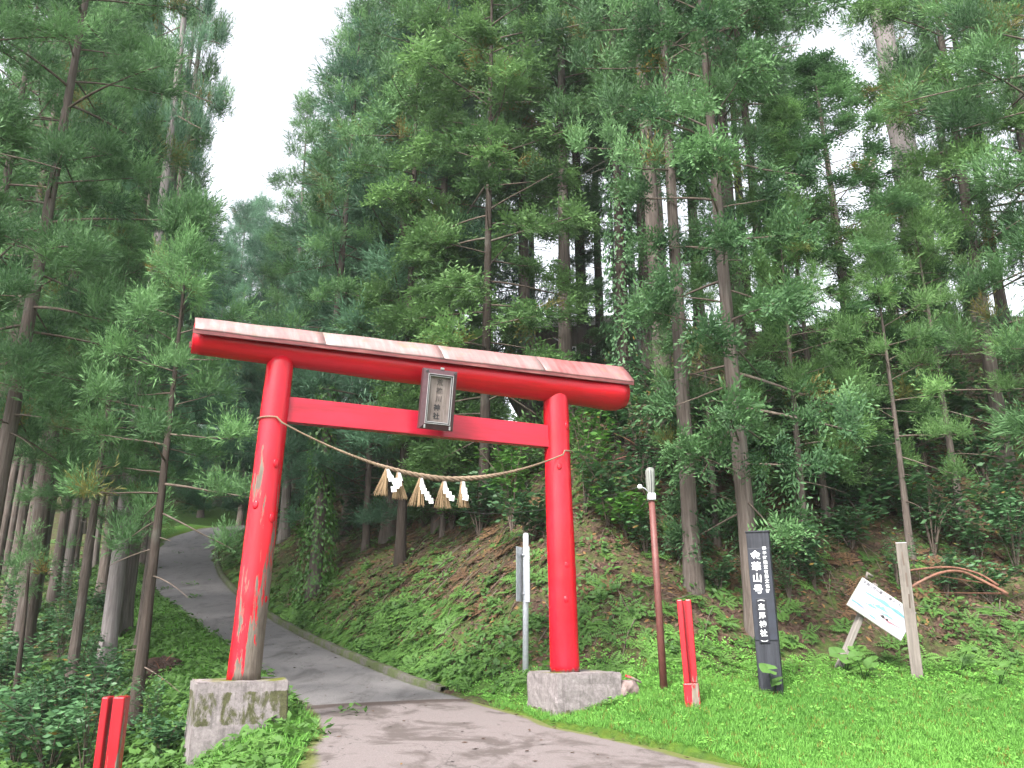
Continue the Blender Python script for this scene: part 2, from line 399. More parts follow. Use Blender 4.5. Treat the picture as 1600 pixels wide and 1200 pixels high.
def plain(name, c, rough=0.6, metal=0.0, var=0.12, scale=20, spec=0.4):
    t = NT(name, rough, spec)
    n = t.noise(t.coord('Object'), scale, 6, 0.65)
    t.base(t.ramp(n, [(0.25, tuple(x * (1 - var * 2) for x in c)), (0.75, tuple(min(x * (1 + var), 1) for x in c))]))
    t.b.inputs['Metallic'].default_value = metal
    return t.m
def wood(name, c0, c1, axis='z', scale=1.0, rough=0.85):
    t = NT(name, rough, 0.2)
    sc = {'z': (14, 14, 0.9), 'x': (0.9, 14, 14), 'y': (14, 0.9, 14)}[axis]
    n = t.noise(t.coord('Object', tuple(s * scale for s in sc)), 1.6, 8, 0.68, 0.3)
    n2 = t.noise(t.coord('Object'), 2.5, 4)
    c = t.ramp(n, [(0.28, c0), (0.72, c1)])
    c = t.mix(t.ramp(n2, [(0.5, (0, 0, 0)), (0.75, (0.5,) * 3)]), c, tuple(x * 0.55 for x in c0))
    t.base(c).bump(n, 0.5, 0.006); return t.m
M['plaque_wood'] = wood('weathered_plaque_wood', (0.095, 0.073, 0.065), (0.25, 0.21, 0.195), 'z', 2.0)
M['plaque_frame'] = plain('plum_lacquer', (0.070, 0.034, 0.040), 0.35, 0, 0.2)
M['plaque_trim'] = plain('pale_metal_trim', (0.42, 0.41, 0.42), 0.3, 0.6)
M['plaque_dark'] = plain('dark_trim', (0.045, 0.040, 0.042), 0.5)
M['ink'] = plain('ink', (0.022, 0.020, 0.022), 0.7)
M['ink_faint'] = plain('faded_ink', (0.060, 0.050, 0.047), 0.8)
M['straw'] = wood('rope_straw', (0.125, 0.088, 0.060), (0.25, 0.185, 0.130), 'x', 0.6)
M['tassel_straw'] = wood('tassel_straw', (0.16, 0.105, 0.058), (0.34, 0.245, 0.145), 'z', 0.6)
M['paper'] = plain('white_paper', (0.72, 0.72, 0.73), 0.8, 0, 0.03)
M['galv'] = plain('painted_steel', (0.48, 0.50, 0.54), 0.45, 0.2, 0.10)
M['galv_panel'] = plain('sign_back', (0.46, 0.48, 0.52), 0.5, 0.2, 0.12)
M['rust_pole'] = plain('red_oxide_paint', (0.12, 0.040, 0.034), 0.55, 0, 0.18, 9)
M['lamp_grey'] = plain('lamp_housing', (0.17, 0.175, 0.16), 0.4, 0, 0.1)
M['lamp_lens'] = plain('lamp_diffuser', (0.21, 0.22, 0.20), 0.25, 0, 0.06)
M['dark_metal'] = plain('dark_metal', (0.05, 0.05, 0.055), 0.5, 0.4)
M['black_wood'] = wood('black_stained_wood', (0.012, 0.013, 0.017), (0.040, 0.042, 0.052), 'z', 1.2, 0.6)
M['black_panel'] = plain('black_panel', (0.013, 0.016, 0.027), 0.45, 0, 0.25, 8)
M['black_plate'] = plain('black_plate', (0.006, 0.007, 0.014), 0.4, 0, 0.2)
M['white_ink'] = plain('white_lettering', (0.66, 0.67, 0.68), 0.6, 0, 0.02)
M['grey_wood'] = wood('grey_weathered_wood', (0.085, 0.073, 0.064), (0.20, 0.175, 0.155), 'z')
M['grey_wood2'] = wood('silvery_wood', (0.12, 0.108, 0.096), (0.25, 0.225, 0.205), 'z')
M['board_white'] = plain('sign_white', (0.34, 0.34, 0.37), 0.4, 0, 0.06, 6)
M['board_edge'] = plain('sign_edge', (0.20, 0.20, 0.16), 0.7, 0, 0.2)
M['teal'] = plain('teal_print', (0.11, 0.25, 0.28), 0.5)
M['blue'] = plain('blue_print', (0.09, 0.19, 0.40), 0.5)
M['pinkp'] = plain('pink_print', (0.42, 0.15, 0.19), 0.5)
M['greyp'] = plain('grey_print', (0.22, 0.22, 0.25), 0.5)
M['wire'] = plain('black_cable', (0.03, 0.03, 0.03), 0.5)
M['porcelain'] = plain('white_insulator', (0.75, 0.75, 0.76), 0.3, 0, 0.05)
M['house_wall'] = wood('brown_cladding', (0.075, 0.058, 0.050), (0.17, 0.135, 0.12), 'z', 0.4)
M['house_roof'] = plain('pale_metal_roof', (0.36, 0.345, 0.34), 0.5, 0, 0.1, 5)
M['house_trim'] = plain('white_trim', (0.62, 0.62, 0.62), 0.5)
t = NT('window_glass', 0.08, 0.6); t.base((0.03, 0.04, 0.045)); M['glass'] = t.m
t = NT('soil', 0.97, 0.1); n = t.noise(t.coord('Object'), 9, 8, 0.75)
t.base(t.ramp(n, [(0.3, (0.012, 0.008, 0.007)), (0.7, (0.060, 0.038, 0.030))])).bump(n, 0.9, 0.05); M['soil'] = t.m
t = NT('pale_stone', 0.9, 0.2); n = t.noise(t.coord('Object'), 8, 8, 0.7)
t.base(t.ramp(n, [(0.3, (0.12, 0.085, 0.078)), (0.7, (0.26, 0.20, 0.19))])).bump(n, 0.6, 0.02); M['stone'] = t.m

# ------------------------------------------------------------------ object helpers
def tag(o, label, cat, group=None):
    o['label'] = label; o['category'] = cat
    if group: o['group'] = group
    return o
def empty(name, loc=(0, 0, 0), rz=0.0):
    o = bpy.data.objects.new(name, None); COL.objects.link(o)
    o.location = loc; o.rotation_euler = (0, 0, rz); o.empty_display_size = 0.2
    return o
def link(name, me, mat, parent=None):
    o = bpy.data.objects.new(name, me); COL.objects.link(o)
    if mat is not None and not me.materials: me.materials.append(mat)
    if parent is not None: o.parent = parent
    return o
def mesh_np(name, verts, faces, tint=None, smooth=False, attr='tint'):
    """faces: (n,k) int array of equal sized polygons"""
    verts = np.asarray(verts, dtype=np.float32); faces = np.asarray(faces, dtype=np.int32)
    me = bpy.data.meshes.new(name); k = faces.shape[1]
    me.vertices.add(len(verts)); me.vertices.foreach_set('co', verts.ravel())
    me.loops.add(faces.size); me.loops.foreach_set('vertex_index', faces.ravel())
    me.polygons.add(len(faces))
    me.polygons.foreach_set('loop_start', np.arange(0, faces.size, k, dtype=np.int32))
    me.polygons.foreach_set('loop_total', np.full(len(faces), k, dtype=np.int32))
    if smooth: me.polygons.foreach_set('use_smooth', np.ones(len(faces), dtype=bool))
    me.update(calc_edges=True)
    if tint is not None:
        a = me.attributes.new(attr, 'FLOAT_COLOR', 'POINT')
        c = np.ones((len(verts), 4), dtype=np.float32); c[:, :tint.shape[1]] = tint
        a.data.foreach_set('color', c.ravel())
    return me
def bm_mesh(name, bm, smooth=False):
    me = bpy.data.meshes.new(name); bmesh.ops.recalc_face_normals(bm, faces=bm.faces)
    bm.to_mesh(me); bm.free()
    if smooth:
        for p in me.polygons: p.use_smooth = True
    return me
def box(bm, c, s, rot=None, bevel=0.0):
    r = bmesh.ops.create_cube(bm, size=1.0)
    vs = r['verts']
    bmesh.ops.scale(bm, vec=s, verts=vs)
    if bevel > 0:
        es = list({e for v in vs for e in v.link_edges})
        rb = bmesh.ops.bevel(bm, geom=es, offset=bevel, segments=2, affect='EDGES', profile=0.5)
        vs = list({v for f in rb['faces'] for v in f.verts} | {v for v in vs if v.is_valid})
    if rot is not None: bmesh.ops.rotate(bm, cent=(0, 0, 0), matrix=rot, verts=vs)
    bmesh.ops.translate(bm, vec=c, verts=vs)
    return vs
def boxobj(name, c, s, mat, parent=None, rot=None, bevel=0.0):
    bm = bmesh.new(); box(bm, c, s, rot, bevel)
    return link(name, bm_mesh(name, bm), mat, parent)
def tube_arrays(path, radii, sides=10, wob=0.0, cap=True, seed=0, off=0):
    """ring tube along a path, quads; caps as extra fan quads"""
    r = np.random.default_rng(seed)
    P = np.asarray(path, dtype=float); n = len(P)
    T = np.gradient(P, axis=0); T /= np.linalg.norm(T, axis=1)[:, None] + 1e-9
    ref = np.array([0.0, 0.0, 1.0]) if abs(T[0][2]) < 0.9 else np.array([1.0, 0, 0])
    a = np.cross(T[0], ref); a /= np.linalg.norm(a)
    V = []; ang = np.linspace(0, 2 * np.pi, sides, endpoint=False)
    for i in range(n):
        a = a - T[i] * np.dot(a, T[i]); a /= np.linalg.norm(a) + 1e-9
        b = np.cross(T[i], a)
        rr = radii[i] * (1 + wob * r.normal(0, 1, sides))
        V.append(P[i] + (np.cos(ang)[:, None] * a + np.sin(ang)[:, None] * b) * np.asarray(rr).reshape(-1, 1))
    V = np.concatenate(V)
    F = []
    for i in range(n - 1):
        for k in range(sides):
            k2 = (k + 1) % sides
            F.append((i * sides + k, i * sides + k2, (i + 1) * sides + k2, (i + 1) * sides + k))
    if cap:
        V = np.concatenate([V, P[:1], P[-1:]])
        c0, c1 = n * sides, n * sides + 1
        for k in range(0, sides, 2):
            F.append((c0, (k + 2) % sides, k + 1, k)); F.append((c1, (n - 1) * sides + k, (n - 1) * sides + k + 1, (n - 1) * sides + (k + 2) % sides))
    return V, np.array(F) + off
def tubes_mesh(name, specs, smooth=True):
    V = []; F = []; off = 0
    for s in specs:
        v, f = tube_arrays(*s[:2], **s[2]) if len(s) > 2 else tube_arrays(*s)
        V.append(v); F.append(f + off); off += len(v)
    return mesh_np(name, np.concatenate(V), np.concatenate(F), smooth=smooth)
def copy_tree(o, parent=None):
    c = o.copy(); COL.objects.link(c); c.parent = parent
    for ch in list(o.children): copy_tree(ch, c)
    return c
def lettering(name, rows, size, mat, parent, loc, rot, spacing=1.0, bold=0.0, depth=0.0015, align='CENTER'):
    """flat characters, one mesh; rows are set one under the other"""
    cu = bpy.data.curves.new(name, 'FONT')
    cu.body = '\n'.join(rows); cu.size = size; cu.align_x = align; cu.align_y = 'CENTER'
    cu.space_line = spacing; cu.offset = bold; cu.extrude = depth; cu.resolution_u = 3
    tmp = bpy.data.objects.new(name, cu); COL.objects.link(tmp)
    dg = bpy.context.evaluated_depsgraph_get(); dg.update()
    me = bpy.data.meshes.new_from_object(tmp.evaluated_get(dg))
    bpy.data.objects.remove(tmp); bpy.data.curves.remove(cu)
    me.materials.clear(); me.name = name
    o = link(name, me, mat, parent); o.location = loc; o.rotation_euler = rot
    return o

# ------------------------------------------------------------------ ground sheet
def axis(lo, hi, f0, f1, fine, coarse):
    a = []
    v = f0
    step = fine
    while v > lo:
        v -= step; step = min(step * 1.35, coarse); a.append(max(v, lo))
    b = list(np.arange(f0, f1, fine))
    v = f1; step = fine; c = []
    while v < hi:
        c.append(v); v += step; step = min(step * 1.35, coarse)
    c.append(hi)
    return np.array(a[::-1] + b + c)
gx = axis(-220, 220, -18, 13, 0.16, 25); gy = axis(-60, 320, 7, 30, 0.16, 25)
GX, GY = np.meshgrid(gx, gy)
GZ = height(GX, GY)
nx, ny = len(gx), len(gy)
gv = np.stack([GX.ravel(), GY.ravel(), GZ.ravel()], 1)
ii = np.arange(nx * ny).reshape(ny, nx)
gf = np.stack([ii[:-1, :-1].ravel(), ii[:-1, 1:].ravel(), ii[1:, 1:].ravel(), ii[1:, :-1].ravel()], 1)
def zones(x, y):
    df, sf = poly_dist(FOOT[::2], x, y); dl, sl = poly_dist(RL[::2], x, y); dr, sr = poly_dist(RR[::2], x, y)
    bank = np.where(sf < 0, df, 0); left = np.where(sl > 0, dl, 0); right = np.where(sr < 0, dr, 0)
    return bank, left, right
zb, zl, zr = zones(GX.ravel(), GY.ravel())
wob = vnoise(GX.ravel(), GY.ravel(), 2.5, 9)
lawn = (zb <= 0) * (zr > 0) * (1 - sstep(11.2, 13.2, GY.ravel() + 0.8 * wob)) + (zl > 0) * (1 - sstep(1.0, 3.0, zl + 0.5 * wob)) * 0.75
lawn = np.maximum(lawn, (zb > 0) * (1 - sstep(0.0, 1.4, zb + 0.4 * wob)) * (GX.ravel() < 1.0) * 0.7)
lawn = np.maximum(lawn, (zl > 0) * sstep(45, 49, GY.ravel()) * (GX.ravel() > -24) * 0.6)
moss = np.maximum((zl > 0) * (1 - sstep(0.0, 0.35, zl)), (zr > 0) * (GY.ravel() < 12) * (1 - sstep(0.0, 0.3, zr))) * 0.85
ground = link('ground', mesh_np('ground', gv, gf, np.stack([lawn, moss, lawn * 0], 1), True, 'zone'), M['ground'])
ground['kind'] = 'structure'
def height(x, y, detail=True):
    """the ground sheet itself, looked up between its grid points"""
    x = np.asarray(x, dtype=float); y = np.asarray(y, dtype=float)
    i = np.clip(np.searchsorted(gx, x) - 1, 0, nx - 2); j = np.clip(np.searchsorted(gy, y) - 1, 0, ny - 2)
    a = np.clip((x - gx[i]) / (gx[i + 1] - gx[i]), 0, 1); b = np.clip((y - gy[j]) / (gy[j + 1] - gy[j]), 0, 1)
    return (GZ[j, i] * (1 - a) + GZ[j, i + 1] * a) * (1 - b) + (GZ[j + 1, i] * (1 - a) + GZ[j + 1, i + 1] * a) * b

# ------------------------------------------------------------------ road: older lane up the hill, pale pavement in front, a joint between
def strip(name, A, B, lift, mat, nseg, edge_fn):
    V = []; E_ = []
    n = len(A); cols = 13
    for i in range(n):
        for k in range(cols):
            tt = k / (cols - 1)
            p = A[i] * (1 - tt) + B[i] * tt
            V.append((p[0], p[1], float(base_h(p[0], p[1])) + lift - 0.05 * (abs(tt - 0.5) * 2) ** 4 * 0.4))
            E_.append(edge_fn(i, n, tt))
    F = [(i * cols + k, i * cols + k + 1, (i + 1) * cols + k + 1, (i + 1) * cols + k) for i in range(n - 1) for k in range(cols - 1)]
    o = link(name, mesh_np(name, np.array(V), np.array(F), np.array(E_, dtype=np.float32), True, 'edge'), mat)
    o['kind'] = 'structure'
    return o
def cut(pts, y):
    i = int(np.argmax(pts[:, 1] >= y)); return i
iL, iR = cut(RL, 11.40), cut(RR, 12.70)
upL = resample(RL[iL:], 170); upR = resample(RR[iR:], 170)
loL = resample(RL[:iL + 1], 40); loR = resample(RR[:iR + 1], 40)
wig = np.array([[0.0, 0.05 * math.sin(i * 1.7)] for i in range(40)])
# ragged edges
rl = loL.copy(); rl[:, 0] += 0.10 * vnoise(loL[:, 1], loL[:, 0], 5, 21); rr_ = loR.copy(); rr_[:, 0] += 0.12 * vnoise(loR[:, 1], loR[:, 0], 4, 22)
ul = upL.copy(); ul[:, 0] += 0.07 * vnoise(upL[:, 1], upL[:, 0], 3, 23)
strip('road', ul, upR, 0.006, M['asphalt'], 0, lambda i, n, t: (max(0, 1 - t / 0.12) if t < 0.5 else max(0, 1 - (1 - t) / 0.05) * 0.8, 0, 0))
strip('pavement', rl, rr_, 0.012, M['pavement'], 0, lambda i, n, t: (max(max(0, 1 - t / 0.09), max(0, 1 - (1 - t) / 0.07)), max(0, 1 - (n - 1 - i) / 3.0), 0))

# kerb along the hill side of the lane
kp = resample(np.array([[x + 0.0, y] for x, y in upR[3:150]]), 150)
tang = np.gradient(kp, axis=0); tang /= np.linalg.norm(tang, axis=1)[:, None]
nrm = np.stack([tang[:, 1], -tang[:, 0]], 1)
prof = [(0.0, -0.10), (0.0, 0.085), (0.025, 0.105), (0.12, 0.11), (0.15, 0.09), (0.15, -0.10)]
V = []
for i in range(len(kp)):
    bz = float(base_h(*kp[i]))
    for w_, z_ in prof:
        q = kp[i] + nrm[i] * w_
        V.append((q[0], q[1], bz + z_ * (0.55 + 0.45 * min(1, i / 8)) + 0.008 * math.sin(i * 0.9)))
n = len(prof)
F = [(i * n + k, i * n + k + 1, (i + 1) * n + k + 1, (i + 1) * n + k) for i in range(len(kp) - 1) for k in range(n - 1)]
kerb = link('kerb', mesh_np('kerb', np.array(V), np.array(F)), M['kerb']); kerb['kind'] = 'structure'

# ------------------------------------------------------------------ torii gate
BEAM = math.atan2(0.417, 0.909)
def tz(t, w, z):
    """gate frame -> place: t along the beam from the left column, w towards the viewer"""
    return Vector((-3.06 + 0.909 * t + 0.417 * w, 10 + 0.417 * t - 0.909 * w, z))
gate = empty('torii_gate', (-3.06, 10, 0), BEAM)
tag(gate, 'red wooden shrine gate with roofed log lintel spanning the lane', 'torii gate')
SPAN = 4.15
def column(x0, lean, r0, r1, z0, z1, mat, seed):
    r = np.random.default_rng(seed)
    n = 40
    tt = np.linspace(0, 1, n)
    path = np.stack([lean * tt, 0.006 * np.sin(tt * 9 + seed), (z1 - z0) * tt], 1)
    rad = (r0 + (r1 - r0) * tt) * (1 + 0.012 * np.sin(tt * 13 + seed) + 0.006 * r.normal(0, 1, n))
    rad[0] *= 1.0
    v, f = tube_arrays(path, rad, 28, 0.006, True, seed)
    o = link('column', mesh_np('column', v, f, smooth=True), mat, gate); o.location = (x0, 0, z0)
    for k in range(4):
        h = r.uniform(0.6, z1 - z0 - 0.4); a = r.uniform(-2.6, -0.5)
        rr = r0 + (r1 - r0) * h / (z1 - z0)
        bm = bmesh.new(); bmesh.ops.create_icosphere(bm, subdivisions=2, radius=0.035 * r.uniform(0.7, 1.3))
        bmesh.ops.scale(bm, vec=(1, 0.28, 1.4), verts=bm.verts)
        kn = link('knot', bm_mesh('knot', bm, True), M['red_knot'], o)
        kn.location = (lean * h / (z1 - z0) + rr * math.cos(a), rr * math.sin(a), h); kn.rotation_euler = (0, 0, a + R(90))
    return o
column(0.0, 0.12, 0.188, 0.165, 0.975, 4.85, M['red_left'], 3)
column(SPAN, -0.085, 0.200, 0.182, 0.975, 4.86, M['red_right'], 8)
# lintel log, thick end on the right, with an axe-cut end
n = 46; tt = np.linspace(0, 1, n)
X0, X1 = -0.95, 5.22
path = np.stack([X0 + (X1 - X0) * tt, 0 * tt, 4.965 + 0.0 * tt - 0.02 * np.sin(np.pi * tt)], 1)
rad = 0.195 + 0.065 * tt ** 1.4
rad = rad * (1 + 0.012 * np.sin(tt * 21)); rad[-4:] *= np.array([1.03, 1.06, 1.02, 0.84]); rad[0] *= 0.985
v, f = tube_arrays(path, rad, 30, 0.006, True, 4)
log = link('lintel_log', mesh_np('lintel_log', v, f, smooth=True), M['red_log'], gate)
# tie beam
bm = bmesh.new(); box(bm, (SPAN / 2, 0, 4.18), (SPAN - 0.22, 0.13, 0.325), None, 0.008)
link('tie_beam', bm_mesh('tie_beam', bm), M['red_beam'], gate)
# sheet-metal roof in four sheets with turned-down eaves
def roof_sheet(a, b, wear):
    def zc(x): return 5.23 + 0.18 * (x - X0) / (X1 - X0)
    def ze(x): return 4.995 + 0.105 * (x - X0) / (X1 - X0)
    prof_ = lambda x: [(-0.315, ze(x) - 0.010), (-0.318, ze(x) + 0.005), (-0.16, (ze(x) + zc(x)) / 2 + 0.02), (-0.015, zc(x)), (0.015, zc(x)), (0.16, (ze(x) + zc(x)) / 2 + 0.02), (0.318, ze(x) + 0.005), (0.315, ze(x) - 0.010)]
    xs = np.linspace(a, b, 14); V = []; F = []
    for x in xs:
        j = 0.003 * math.sin(x * 7)
        for (w_, z_) in prof_(x): V.append((x, w_, z_ + j))
    for (w_, z_) in []: pass
    m = 8; nn = len(xs)
    for i in range(nn - 1):
        for k in range(m - 1): F.append((i * m + k, (i + 1) * m + k, (i + 1) * m + k + 1, i * m + k + 1))
    # underside, 5 mm below
    base = len(V); V += [(x, w_ * 0.985, z_ - 0.006) for (x, w_, z_) in V]
    for i in range(nn - 1):
        for k in range(m - 1): F.append((base + i * m + k, base + i * m + k + 1, base + (i + 1) * m + k + 1, base + (i + 1) * m + k))
    for i0 in (0, (nn - 1) * m):
        for k in range(m - 1):
            F.append((i0 + k, i0 + k + 1, base + i0 + k + 1, base + i0 + k) if i0 == 0 else (i0 + k + 1, i0 + k, base + i0 + k, base + i0 + k + 1))
    me = mesh_np('roof_sheet', np.array(V), np.array(F))
    at_ = me.attributes.new('wear', 'FLOAT', 'POINT'); at_.data.foreach_set('value', np.full(len(V), wear, dtype=np.float32))
    return link('roof_sheet', me, M['roof_sheet'], gate)
for a, b, w_ in ((-0.95, 0.62, 0.58), (0.616, 2.22, 0.62), (2.216, 3.75, 0.60), (3.746, 5.24, 0.32)): roof_sheet(a, b, w_)
for s in (-1, 1):
    bm = bmesh.new()
    L = X1 - X0 + 0.04
    box(bm, ((X0 + X1) / 2, s * 0.296, 4.985), (L, 0.022, 0.075), Matrix.Rotation(-0.017, 3, 'Y') if False else None)
    for v_ in bm.verts: v_.co.z += 0.105 * ((v_.co.x - X0) / (X1 - X0)) - 0.015
    link('fascia_board', bm_mesh('fascia_board', bm), M['fascia'], gate)
bm = bmesh.new()
# soffit closes the roof over the log
vs = []
for x in (X0 + 0.01, X1 - 0.01):
    k = (x - X0) / (X1 - X0)
    vs.append([bm.verts.new((x, -0.285, 4.985 + 0.105 * k)), bm.verts.new((x, 0.0, 5.205 + 0.18 * k)), bm.verts.new((x, 0.285, 4.985 + 0.105 * k))])
bm.faces.new(vs[0]); bm.faces.new(vs[1])
for k in range(3): bm.faces.new((vs[0][k], vs[0][(k + 1) % 3], vs[1][(k + 1) % 3], vs[1][k]))
link('gable_core', bm_mesh('gable_core', bm), M['fascia'], gate)
# footings
def footing(x, y, lx, ly, zb_, zt, mat, seed):
    r = random.Random(seed)
    bm = bmesh.new()
    bmesh.ops.create_cube(bm, size=1); bmesh.ops.subdivide_edges(bm, edges=bm.edges[:], cuts=7, use_grid_fill=True)
    for v_ in bm.verts:
        k = v_.co.z + 0.5
        v_.co = Vector((v_.co.x * lx * (1.03 - 0.03 * k), v_.co.y * ly * (1.03 - 0.03 * k), k * (zt - zb_)))
        v_.co += Vector((r.uniform(-1, 1), r.uniform(-1, 1), r.uniform(-1, 1))) * 0.006
    es = [e for e in bm.edges if e.calc_face_angle(0) > 0.9]
    bmesh.ops.bevel(bm, geom=es, offset=0.018, segments=2, affect='EDGES')
    o = link('footing', bm_mesh('footing', bm), mat, gate); o.location = (x, y, zb_)
footing(-0.04, 0.02, 0.98, 0.80, 0.05, 0.985, M['concrete_l'], 1)
footing(4.28, 0.0, 0.98, 0.86, 0.42, 0.985, M['concrete_r'], 2)

# ------------------------------------------------------------------ plaque on the gate
pl = empty('shrine_plaque', tz(2.135, 0.33, 4.45), BEAM)
tag(pl, 'dark framed name plaque with black characters hung at the centre of the red gate', 'plaque')
pl.rotation_euler = (R(10), 0, BEAM)         # leans out at the top
PW, PH = 0.47, 0.80
boxobj('board', (0, 0.0, 0), (PW - 0.10, 0.03, PH - 0.10), M['plaque_wood'], pl)
def frame_bar(name, ring_w, ring_h, wdt, y, dep, mat, taper=0.0):
    for sx in (-1, 1):
        bm = bmesh.new(); box(bm, (sx * (ring_w / 2 - wdt / 2), y, 0), (wdt, dep, ring_h), None, 0.004); link(name, bm_mesh(name, bm), mat, pl)
    for sz in (-1, 1):
        bm = bmesh.new(); box(bm, (0, y - 0.002, sz * (ring_h / 2 - wdt / 2)), (ring_w - 2 * wdt - 0.002, dep, wdt), None, 0.004); link(name, bm_mesh(name, bm), mat, pl)
def bevel_bar(i):
    # outer frame, sloping outwards to the back
    w0, h0, w1, h1 = PW / 2, PH / 2, PW / 2 - 0.075, PH / 2 - 0.085
    yf, yb = -0.055, 0.06
    o_ = [(-w0, -h0), (w0, -h0), (w0, h0), (-w0, h0)]; i_ = [(-w1, -h1), (w1, -h1), (w1, h1), (-w1, h1)]
    a, b = i, (i + 1) % 4
    bm = bmesh.new()
    P = [(o_[a][0], yb, o_[a][1]), (o_[b][0], yb, o_[b][1]), (o_[b][0], yf + 0.035, o_[b][1]), (o_[a][0], yf + 0.035, o_[a][1]), (i_[a][0], yf, i_[a][1]), (i_[b][0], yf, i_[b][1]), (i_[a][0], 0.0, i_[a][1]), (i_[b][0], 0.0, i_[b][1])]
    V_ = [bm.verts.new(p) for p in P]
    for q in ((0, 1, 2, 3), (3, 2, 5, 4), (4, 5, 7, 6), (6, 7, 1, 0), (0, 3, 4, 6), (1, 7, 5, 2)): bm.faces.new([V_[k] for k in q])
    link('frame_rail', bm_mesh('frame_rail', bm), M['plaque_frame'], pl)
for i in range(4): bevel_bar(i)
frame_bar('trim_strip', PW - 0.115, PH - 0.135, 0.010, -0.058, 0.012, M['plaque_trim'])
frame_bar('dark_fillet', PW - 0.137, PH - 0.157, 0.010, -0.050, 0.012, M['plaque_dark'])
frame_bar('inner_trim', PW - 0.159, PH - 0.179, 0.011, -0.046, 0.012, M['plaque_trim'])
for sx in (-1, 1):
    boxobj('corner_fitting', (sx * (PW / 2 - 0.06), -0.058, -PH / 2 + 0.03), (0.022, 0.02, 0.05), M['plaque_trim'], pl, None, 0.004)
    boxobj('corner_fitting', (sx * (PW / 2 - 0.04), -0.050, PH / 2 - 0.04), (0.04, 0.014, 0.03), M['plaque_dark'], pl, Matrix.Rotation(sx * 0.8, 3, 'Y'), 0.003)
boxobj('hanger', (0.02, -0.02, PH / 2 + 0.015), (0.05, 0.02, 0.03), M['plaque_trim'], pl, None, 0.005)
lettering('lettering', ['荒', '雄', '川'], 0.088, M['ink_faint'], pl, (0.005, -0.0165, 0.115), (R(90), 0, 0), 1.25, 0.0015)
lettering('lettering', ['神', '社'], 0.092, M['ink'], pl, (-0.012, -0.0165, -0.170), (R(90), 0, 0), 1.22, 0.0025)

# ------------------------------------------------------------------ sacred rope
def rope_pt(s):
    """s 0..1 between the columns"""
    x = -0.02 + (SPAN - 0.0) * s + 0.0
    zl_, zr_, zm = 4.02, 3.955, 3.42
    sm = 0.535
    zz = zm + (zl_ - zm) * max(0, (sm - s) / sm) ** 1.75 if s < sm else zm + (zr_ - zm) * ((s - sm) / (1 - sm)) ** 1.75
    return x, zz
rope = empty('sacred_rope', (-3.06, 10, 0), BEAM)
tag(rope, 'twisted straw rope slung between the two red gate columns', 'rope')
npt = 420
S_ = np.linspace(0.0, 1.0, npt)
base_path = []
for s in S_:
    x, zz = rope_pt(s)
    w_ = -0.215
    base_path.append((x + 0.06, w_, zz))
# wraps: quarter turns round the columns at both ends
def wrap(cx, z0, r_, a0, a1, m, dz):
    return [(cx + r_ * math.cos(a), r_ * math.sin(a), z0 + dz * i / (m - 1)) for i, a in enumerate(np.linspace(a0, a1, m))]
lw = wrap(0.1, 4.035, 0.197, R(180), R(270), 26, -0.004)
rw = wrap(SPAN - 0.06, 3.955, 0.213, R(270), R(360), 26, 0.02)
full = np.array(lw + [p for p in base_path if 0.16 < p[0] < SPAN - 0.08] + rw)
arc = np.concatenate([[0], np.cumsum(np.linalg.norm(np.diff(full, axis=0), axis=1))]); Ltot = arc[-1]
full = np.stack([np.interp(np.linspace(0, Ltot, 900), arc, full[:, k]) for k in range(3)], 1)
ss = np.linspace(0, 1, 900)
thick = 0.010 + 0.025 * np.exp(-((ss - 0.53) / 0.20) ** 2)
T = np.gradient(full, axis=0); T /= np.linalg.norm(T, axis=1)[:, None]
A = np.cross(T, np.array([0, 0, 1.0])); A /= np.linalg.norm(A, axis=1)[:, None]; B = np.cross(T, A)
ph = np.cumsum(Ltot / 900 / (thick * 5.2)) * 2 * math.pi / 1.6
for k in range(3):
    a = ph + k * 2 * math.pi / 3
    pth = full + (np.cos(a)[:, None] * A + np.sin(a)[:, None] * B) * (thick * 0.55)[:, None]
    v, f = tube_arrays(pth, thick * 0.62, 6, 0.05, True, k)
    link('strand', mesh_np('strand', v, f, smooth=True), M['straw'], rope)
# far side of the loops round the columns
for cx, r_, z_ in ((0.1, 0.196, 4.035), (SPAN - 0.06, 0.212, 3.97)):
    pth = wrap(cx, z_, r_, R(0) if cx > 1 else R(-180), R(180) if cx > 1 else R(-360), 30, 0.0)
    v, f = tube_arrays(np.array(pth), np.full(30, 0.010), 6, 0, True, 1)
    link('column_loop', mesh_np('column_loop', v, f, smooth=True), M['straw'], rope)
